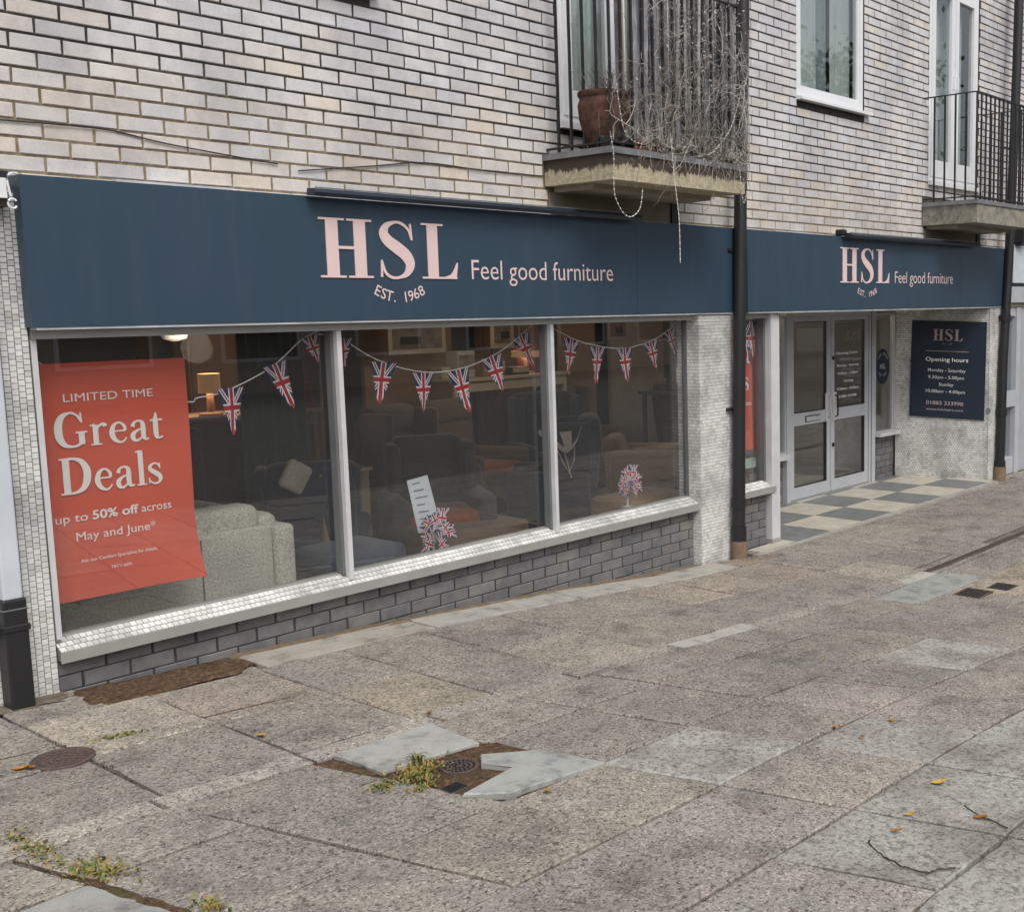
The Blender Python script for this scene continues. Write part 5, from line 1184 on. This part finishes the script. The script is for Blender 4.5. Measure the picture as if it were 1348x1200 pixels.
# seating
def armchair(x, y, rot, wd_, c, label, cat='armchair', wing=True, back_h=1.0, leg=M['black'], seat=None, arm_h=.60):
    e = empty('armchair', (x, y, FZ), label, cat); e.rotation_euler = (0,0,rot); m_ = c; hw = wd_/2
    def P(mb, name, sm=True, mat=m_):
        me = mb.mesh(name, (0,0,0), sm); o = link(name, me, mat, e); 
        try: me.set_sharp_from_angle(angle=R(50))
        except Exception: pass
        return o
    P(MB().rbox(-hw+.10,hw-.10,-.32,.30,.14,.34,.03), 'seat_base'); P(MB().rbox(-hw+.13,hw-.13,-.36,.20,.345,.48,.055), 'seat_cushion', mat=seat or m_)
    for s in (-1,1): P(MB().rbox(s*(hw-.075)-.075,s*(hw-.075)+.075,-.36,.34,.10,arm_h,.055), 'arm')
    bk = MB().rbox(-hw+.10,hw-.10,.20,.38,.20,back_h-.10,.06); 
    for i, v in enumerate(bk.v): bk.v[i] = (v[0], v[1]+.12*max(0,v[2]-.3), v[2])
    P(bk, 'backrest')
    hc = MB().rbox(-hw+.12,hw-.12,.24,.44,back_h-.24,back_h,.075)
    P(hc, 'headrest')
    if wing:
        for s in (-1,1):
            wg = MB().rbox(s*(hw-.11)-.05,s*(hw-.11)+.05,.04,.36,arm_h-.03,back_h-.04,.045); P(wg, 'wing')
    for a in (-hw+.14,hw-.14):
        for b_ in (-.28,.26): P(MB().tube([(a,b_,.0),(a,b_,.14)], .02, 8, r2=.028), 'leg', True, leg)
    return e
fcream = m_fabric('oatmeal_fabric', (.50,.485,.42), .5); fnavy = m_fabric('navy_fabric', (.035,.042,.06)); fbrown = m_fabric('brown_fabric', (.13,.085,.06)); fburg = m_fabric('burgundy_fabric', (.10,.028,.03)); fgrey = m_fabric('charcoal_fabric', (.075,.07,.07)); ftan = m_fabric('tan_fabric', (.26,.17,.10))
forange = m_fabric('rust_fabric', (.26,.08,.03)); fcush = m_fabric('ivory_cushion', (.50,.44,.34))
# sofa with its back to the street
so_ = empty('oatmeal_sofa', (3.3,6.15,FZ), 'oatmeal tweed sofa seen from behind beside the red poster', 'sofa')
MB().rbox(2.45,3.655,6.0,6.16,FZ+.12,.640,.022).build('back_panel', fcream, so_, smooth=True); MB().rbox(2.46,2.47,5.997,6.0,FZ+.14,.62,.002,1)
MB().rbox(3.145,3.60,6.03,6.24,.60,.765,.05,4).build('back_cushion', fcream, so_, smooth=True); MB().rbox(2.50,3.135,6.03,6.24,.60,.755,.05,4).build('back_cushion', fcream, so_, smooth=True)
MB().rbox(3.60,3.735,6.05,6.95,.50,.700,.06,4).build('arm', fcream, so_, smooth=True)
MB().rbox(3.662,3.795,5.985,6.92,FZ+.12,.628,.03).build('side_panel', fcream, so_, smooth=True); MB().rbox(2.5,3.655,6.17,6.95,FZ+.12,.40,.05).build('seat', fcream, so_, smooth=True)
MB().box(3.205,3.213,5.996,5.9995,FZ+.14,.62).build('back_seam', plain('dark_seam_thread',(.12,.115,.10),.9), so_)  # dark strip for the seam down the sofa back
armchair(4.55,7.0,2.6,.80,fnavy,'dark navy armchair holding a cream cushion behind the sofa', back_h=.98)
e = empty('cream_cushion', (4.4,6.75,.7), 'cream triangular looking cushion on the dark armchair behind the sofa', 'cushion'); cu = MB().rbox(-.10,.10,-.03,.03,-.10,.10,.028); o = cu.build('cover', fcush, None, smooth=True); o.parent = e; e.rotation_euler = (.2,.5,.2); e.location = (4.22,6.62,.80); MB().box(-.02,.02,-.034,-.031,-.02,.02).build('button', fcush, None).parent = e
armchair(4.45,7.7,.3,.85,fburg,'burgundy wing armchair beneath the first pennants', back_h=1.22, arm_h=.66)
armchair(5.6,6.9,-.5,.80,fgrey,'charcoal armchair with rust cushion behind the first mullion', back_h=1.0, seat=forange)
armchair(6.35,8.0,.3,.9,fbrown,'brown wing armchair in the middle of the showroom', back_h=1.15)
armchair(7.5,8.6,.2,.9,fbrown,'brown recliner behind the middle pane beside the charcoal sofa', back_h=1.1, seat=forange, wing=False)
armchair(7.05,7.1,-2.4,.84,fnavy,'navy wing chair wearing a small cream bunting, behind the second mullion', back_h=1.05)
armchair(8.5,8.5,-.4,.9,fnavy,'dark blue armchair deep behind the right pane', back_h=1.1)
armchair(8.6,7.3,.6,.8,ftan,'tan armchair low behind the right pane', back_h=.72, wing=False)
armchair(9.6,9.2,.1,.9,fbrown,'brown armchair near the cream partition', back_h=1.1)
armchair(11.0,8.6,.5,.9,fbrown,'brown armchair seen through the entrance doors', back_h=1.1)
def footstool(x,y,w_,d,h,c,lb):
    e = empty('footstool', (x,y,FZ), lb, 'footstool'); MB().rbox(x-w_/2,x+w_/2,y-d/2,y+d/2,FZ+.12,FZ+h,.05).build('cushion', c, e, smooth=True)
    for a in (-1,1):
        for b_ in (-1,1): MB().tube([(x+a*(w_/2-.06),y+b_*(d/2-.06),FZ),(x+a*(w_/2-.06),y+b_*(d/2-.06),FZ+.13)], .018, 6).build('leg', M['black'], e)
footstool(4.35,6.25,.55,.5,.47,m_fabric('slate_blue_fabric',(.07,.085,.12)),'slate blue footstool low in the corner of the middle pane')
footstool(5.55,6.5,.8,.55,.40,fbrown,'wide brown footstool in the lower right of the middle pane')
footstool(7.3,6.3,.75,.5,.40,ftan,'tan footstool at the lower right of the right pane')
e = empty('side_board', (4.55,6.6,FZ), 'light wooden side panel beside the slate blue footstool', 'side table'); MB().box(4.40,4.78,6.6,6.64,FZ,.78).build('front', ftan, e); MB().box(4.38,4.80,6.58,7.0,.781,.80).build('top', woodt, e)
# cream bunting draped on the navy chair
e = empty('cream_bunting', (6.6,6.45,.8), 'cream bunting draped in a V over the navy wing chair', 'bunting')
mb = MB()
pts = spline([(6.34,6.52,.905),(6.50,6.50,.80),(6.62,6.50,.73),(6.74,6.50,.78),(6.83,6.52,.90)], 4)
for a, b_ in zip(pts, pts[1:]): mb.add([(a[0],a[1],a[2]-.022),(b_[0],b_[1],b_[2]-.022),(b_[0],b_[1]-.01,b_[2]+.022),(a[0],a[1]-.01,a[2]+.022)], [(0,1,2,3)])
mb.build('ribbon', fcush, e); MB().tube([(6.60,6.49,.72),(6.63,6.48,.6),(6.66,6.48,.5)], .006, 5).build('cord', fcush, e); MB().add([(6.56,6.5,.88),(6.70,6.5,.88),(6.70,6.5,.73),(6.64,6.5,.70)], [(0,3,2,1)]).build('lining', fcush, e)
MB().tube([(6.52,6.49,.74),(6.58,6.48,.62),(6.64,6.48,.54),(6.70,6.48,.64),(6.72,6.49,.74)], .005, 5).build('cord', fcush, e)

# ------------------------------------------------------------------ leaves, weeds
def dry_leaf(x, y, label, c, s=.03, rot=0):
    z = zg(x)+.006; mb = MB(); n = 5; cr, sr = math.cos(rot), math.sin(rot)
    for i in range(n+1):
        t = i/n; w_ = s*.55*math.sin(math.pi*min(.98,t*.9+.06)); a = (t-.5)*s*2
        for q in (-1,0,1): mb.v.append((x+a*cr-q*w_*sr, y+a*sr+q*w_*cr, z+.006*abs(q)+.005*math.sin(t*3+rot)+.002))
    for i in range(n):
        for q in range(2): mb.f.append((i*3+q,(i+1)*3+q,(i+1)*3+q+1,i*3+q+1))
    o = mb.build('fallen_leaf', c, None, smooth=True, off=(x,y,z)); tag(o, label, 'leaf', 'fallen leaves on the pavement')
ly = plain('yellow_leaf',(.52,.34,.07),.7,.3,0,.4,60); lo = plain('orange_brown_leaf',(.42,.20,.05),.7,.3,0,.5,60)
for x, y, lb, c, s in [(2.437,4.183,'yellow leaf alone on the paving between window and patched bay',ly,.032),(3.067,3.886,'small orange leaf just above the upper smooth slab',lo,.022),(5.01,3.065,'tiny yellow leaf in the middle of the pavement',ly,.018),(4.067,2.432,'leftmost leaf of the three close together on the right paving',lo,.016),(4.017,2.278,'curled leaf nearest the camera of the three on the right paving',lo,.02),(4.31,2.293,'farthest right of the three leaves close together',lo,.02),(3.762,1.804,'large yellow leaf on the blotchy pale slab',ly,.03),(3.422,1.748,'faint yellowish leaf on the cracked slab',ly,.018),(3.553,1.549,'brown leaf beside the crack at lower right',lo,.024),(2.771,2.862,'yellow leaf beside the lower smooth slab',ly,.024),(1.665,4.559,'pale brown leaf litter beside the round rusty cover',lo,.03),(1.69,4.53,'second brown leaf touching the round rusty cover',lo,.024),(3.27,1.72,'brown scrap on the crack of the broken slab',lo,.018)]:
    dry_leaf(x, y, lb, c, s, random.uniform(0,3))
gm = m_leaf('weed_green', (.06,.10,.02), (.22,.24,.06)); gy = m_leaf('weed_yellow', (.28,.24,.06), (.36,.20,.08))
def weeds(x, y, sx, sy, n, h, label, ang=0, yellow=.35, seed=1):
    r = random.Random(seed); mbs = [MB(), MB()]; z = zg(x)
    e = empty('weed_clump', (x,y,z), label, 'weeds')
    for k in range(n):
        u, v = r.gauss(0,.5)*sx, r.gauss(0,.5)*sy; a = x+u*math.cos(ang)-v*math.sin(ang); b_ = y+u*math.sin(ang)+v*math.cos(ang)
        t = r.uniform(0,6.28); L = h*r.uniform(.3,1); w_ = r.uniform(.0015,.004); d = Vector((math.cos(t),math.sin(t),0)); p = Vector((a,b_,zg(a)-.002)); q = p+d*L*.35+Vector((0,0,L*.7)); e_ = p+d*L*.9+Vector((0,0,L*r.uniform(.4,.9))); s = Vector((-d.y,d.x,0))*w_
        mbs[1 if r.random() < yellow else 0].add([p-s,p+s,q+s*1.5,q-s*1.5,e_], [(0,1,2,3),(3,2,4)])
    mbs[0].build('green_blades', gm, e, kind='stuff'); mbs[1].build('yellow_blades', gy, e, kind='stuff')
weeds(2.07,4.635,.10,.03,80,0.024,'low green tuft in the joint right of the round rusty cover',-.2,.2,1)
weeds(1.405,3.80,.04,.20,161,0.030,'weeds in the joint at the left edge of the photo',0,.45,2)
weeds(1.455,3.50,.06,.12,186,0.033,'orange tinged weeds at the joint crossing near the lower left corner',.2,.5,3)
weeds(1.56,3.02,.03,.05,68,0.030,'yellowish weed tuft at the bottom edge of the photo',0,.4,4)
weeds(2.43,3.36,.06,.05,124,0.024,'green weeds at the left end of the soil patch',0,.25,5)
weeds(2.60,3.38,.13,.08,260,0.030,'yellow green weeds in the middle of the soil patch',.3,.55,6)
weeds(2.66,3.46,.02,.015,37,0.066,'single taller weed standing in front of the upper smooth slab',0,.1,7)
weeds(2.50,3.24,.07,.03,93,0.021,'flat green weeds along the near edge of the soil patch',.2,.3,8)
weeds(12.40,5.33,.14,.04,161,0.042,'bright green grass at the foot of the right drainpipe',0,.1,9)
weeds(12.85,5.28,.12,.04,37,0.018,'sparse low weeds right of the right drainpipe foot',0,.5,10)

# ------------------------------------------------------------------ across the street: seen only mirrored in the glass
def tree(x, y, h, seed, label):
    r = random.Random(seed); e = empty('street_tree', (x,y,zg(x)), label, 'tree', 'trees across the street')
    mb = MB().tube([(x,y,zg(x)-.1),(x+.1,y,h*.25),(x+.05,y+.1,h*.5),(x,y,h*.8)], .22, 10, True, .06)
    cl = []
    for k in range(16):
        a = r.uniform(0,6.28); z0 = h*r.uniform(.3,.7); L = h*r.uniform(.16,.34); p = Vector((x,y,z0)); q = p+Vector((math.cos(a)*L,math.sin(a)*L,L*.7)); mb.tube([p,(p+q)/2+Vector((0,0,.1)),q], .06, 6, True, .02); cl.append(q); cl.append((p+q)/2+Vector((0,0,.4)))
    mb.build('trunk', M['bark'], e, smooth=True); lm = MB()
    for c in cl:
        for k in range(110):
            d = Vector((r.gauss(0,1),r.gauss(0,1),r.gauss(0,.7))); p = c+d*h*.07; a = Vector((r.gauss(0,1),r.gauss(0,1),r.gauss(0,1))).normalized()*.13; b_ = a.cross(Vector((r.gauss(0,1),r.gauss(0,1),r.gauss(0,1)))).normalized()*.09
            lm.add([p-a,p+b_,p+a,p-b_], [(0,1,2,3)])
    lm.build('crown', M['foliage'], e, kind='stuff')
for i, (x, y, h, lb) in enumerate([(25,-9,11,'broad tree across the street mirrored in the upstairs window'),(34,-10,12,'farthest tree across the street mirrored in the french window')]): tree(x, y, h, 20+i, lb)
ob = empty('opposite_building', (20,-18,.0), 'low brick building across the street, seen only mirrored in the glass', 'building')
MB().box(-8,48,-26,-18,-.8,5.2).build('wall', plain('pale_tan_brickwork',(.36,.31,.26),.9,.3,0,.25,1.2), ob)
MB().box(-8.4,48.4,-26.4,-17.6,5.2,5.5).build('roof', plain('grey_roof_edge',(.15,.15,.15),.9), ob)
for i in range(12):
    x = -5+i*4.3; f = MB().box(x,x+2.4,-18.0,-17.95,.6,2.3).build('window', M['upvc'], ob); MB().box(x+.1,x+2.3,-17.949,-17.94,.7,2.2).build('pane', plain('dark_far_glass',(.03,.035,.04),.1), f)
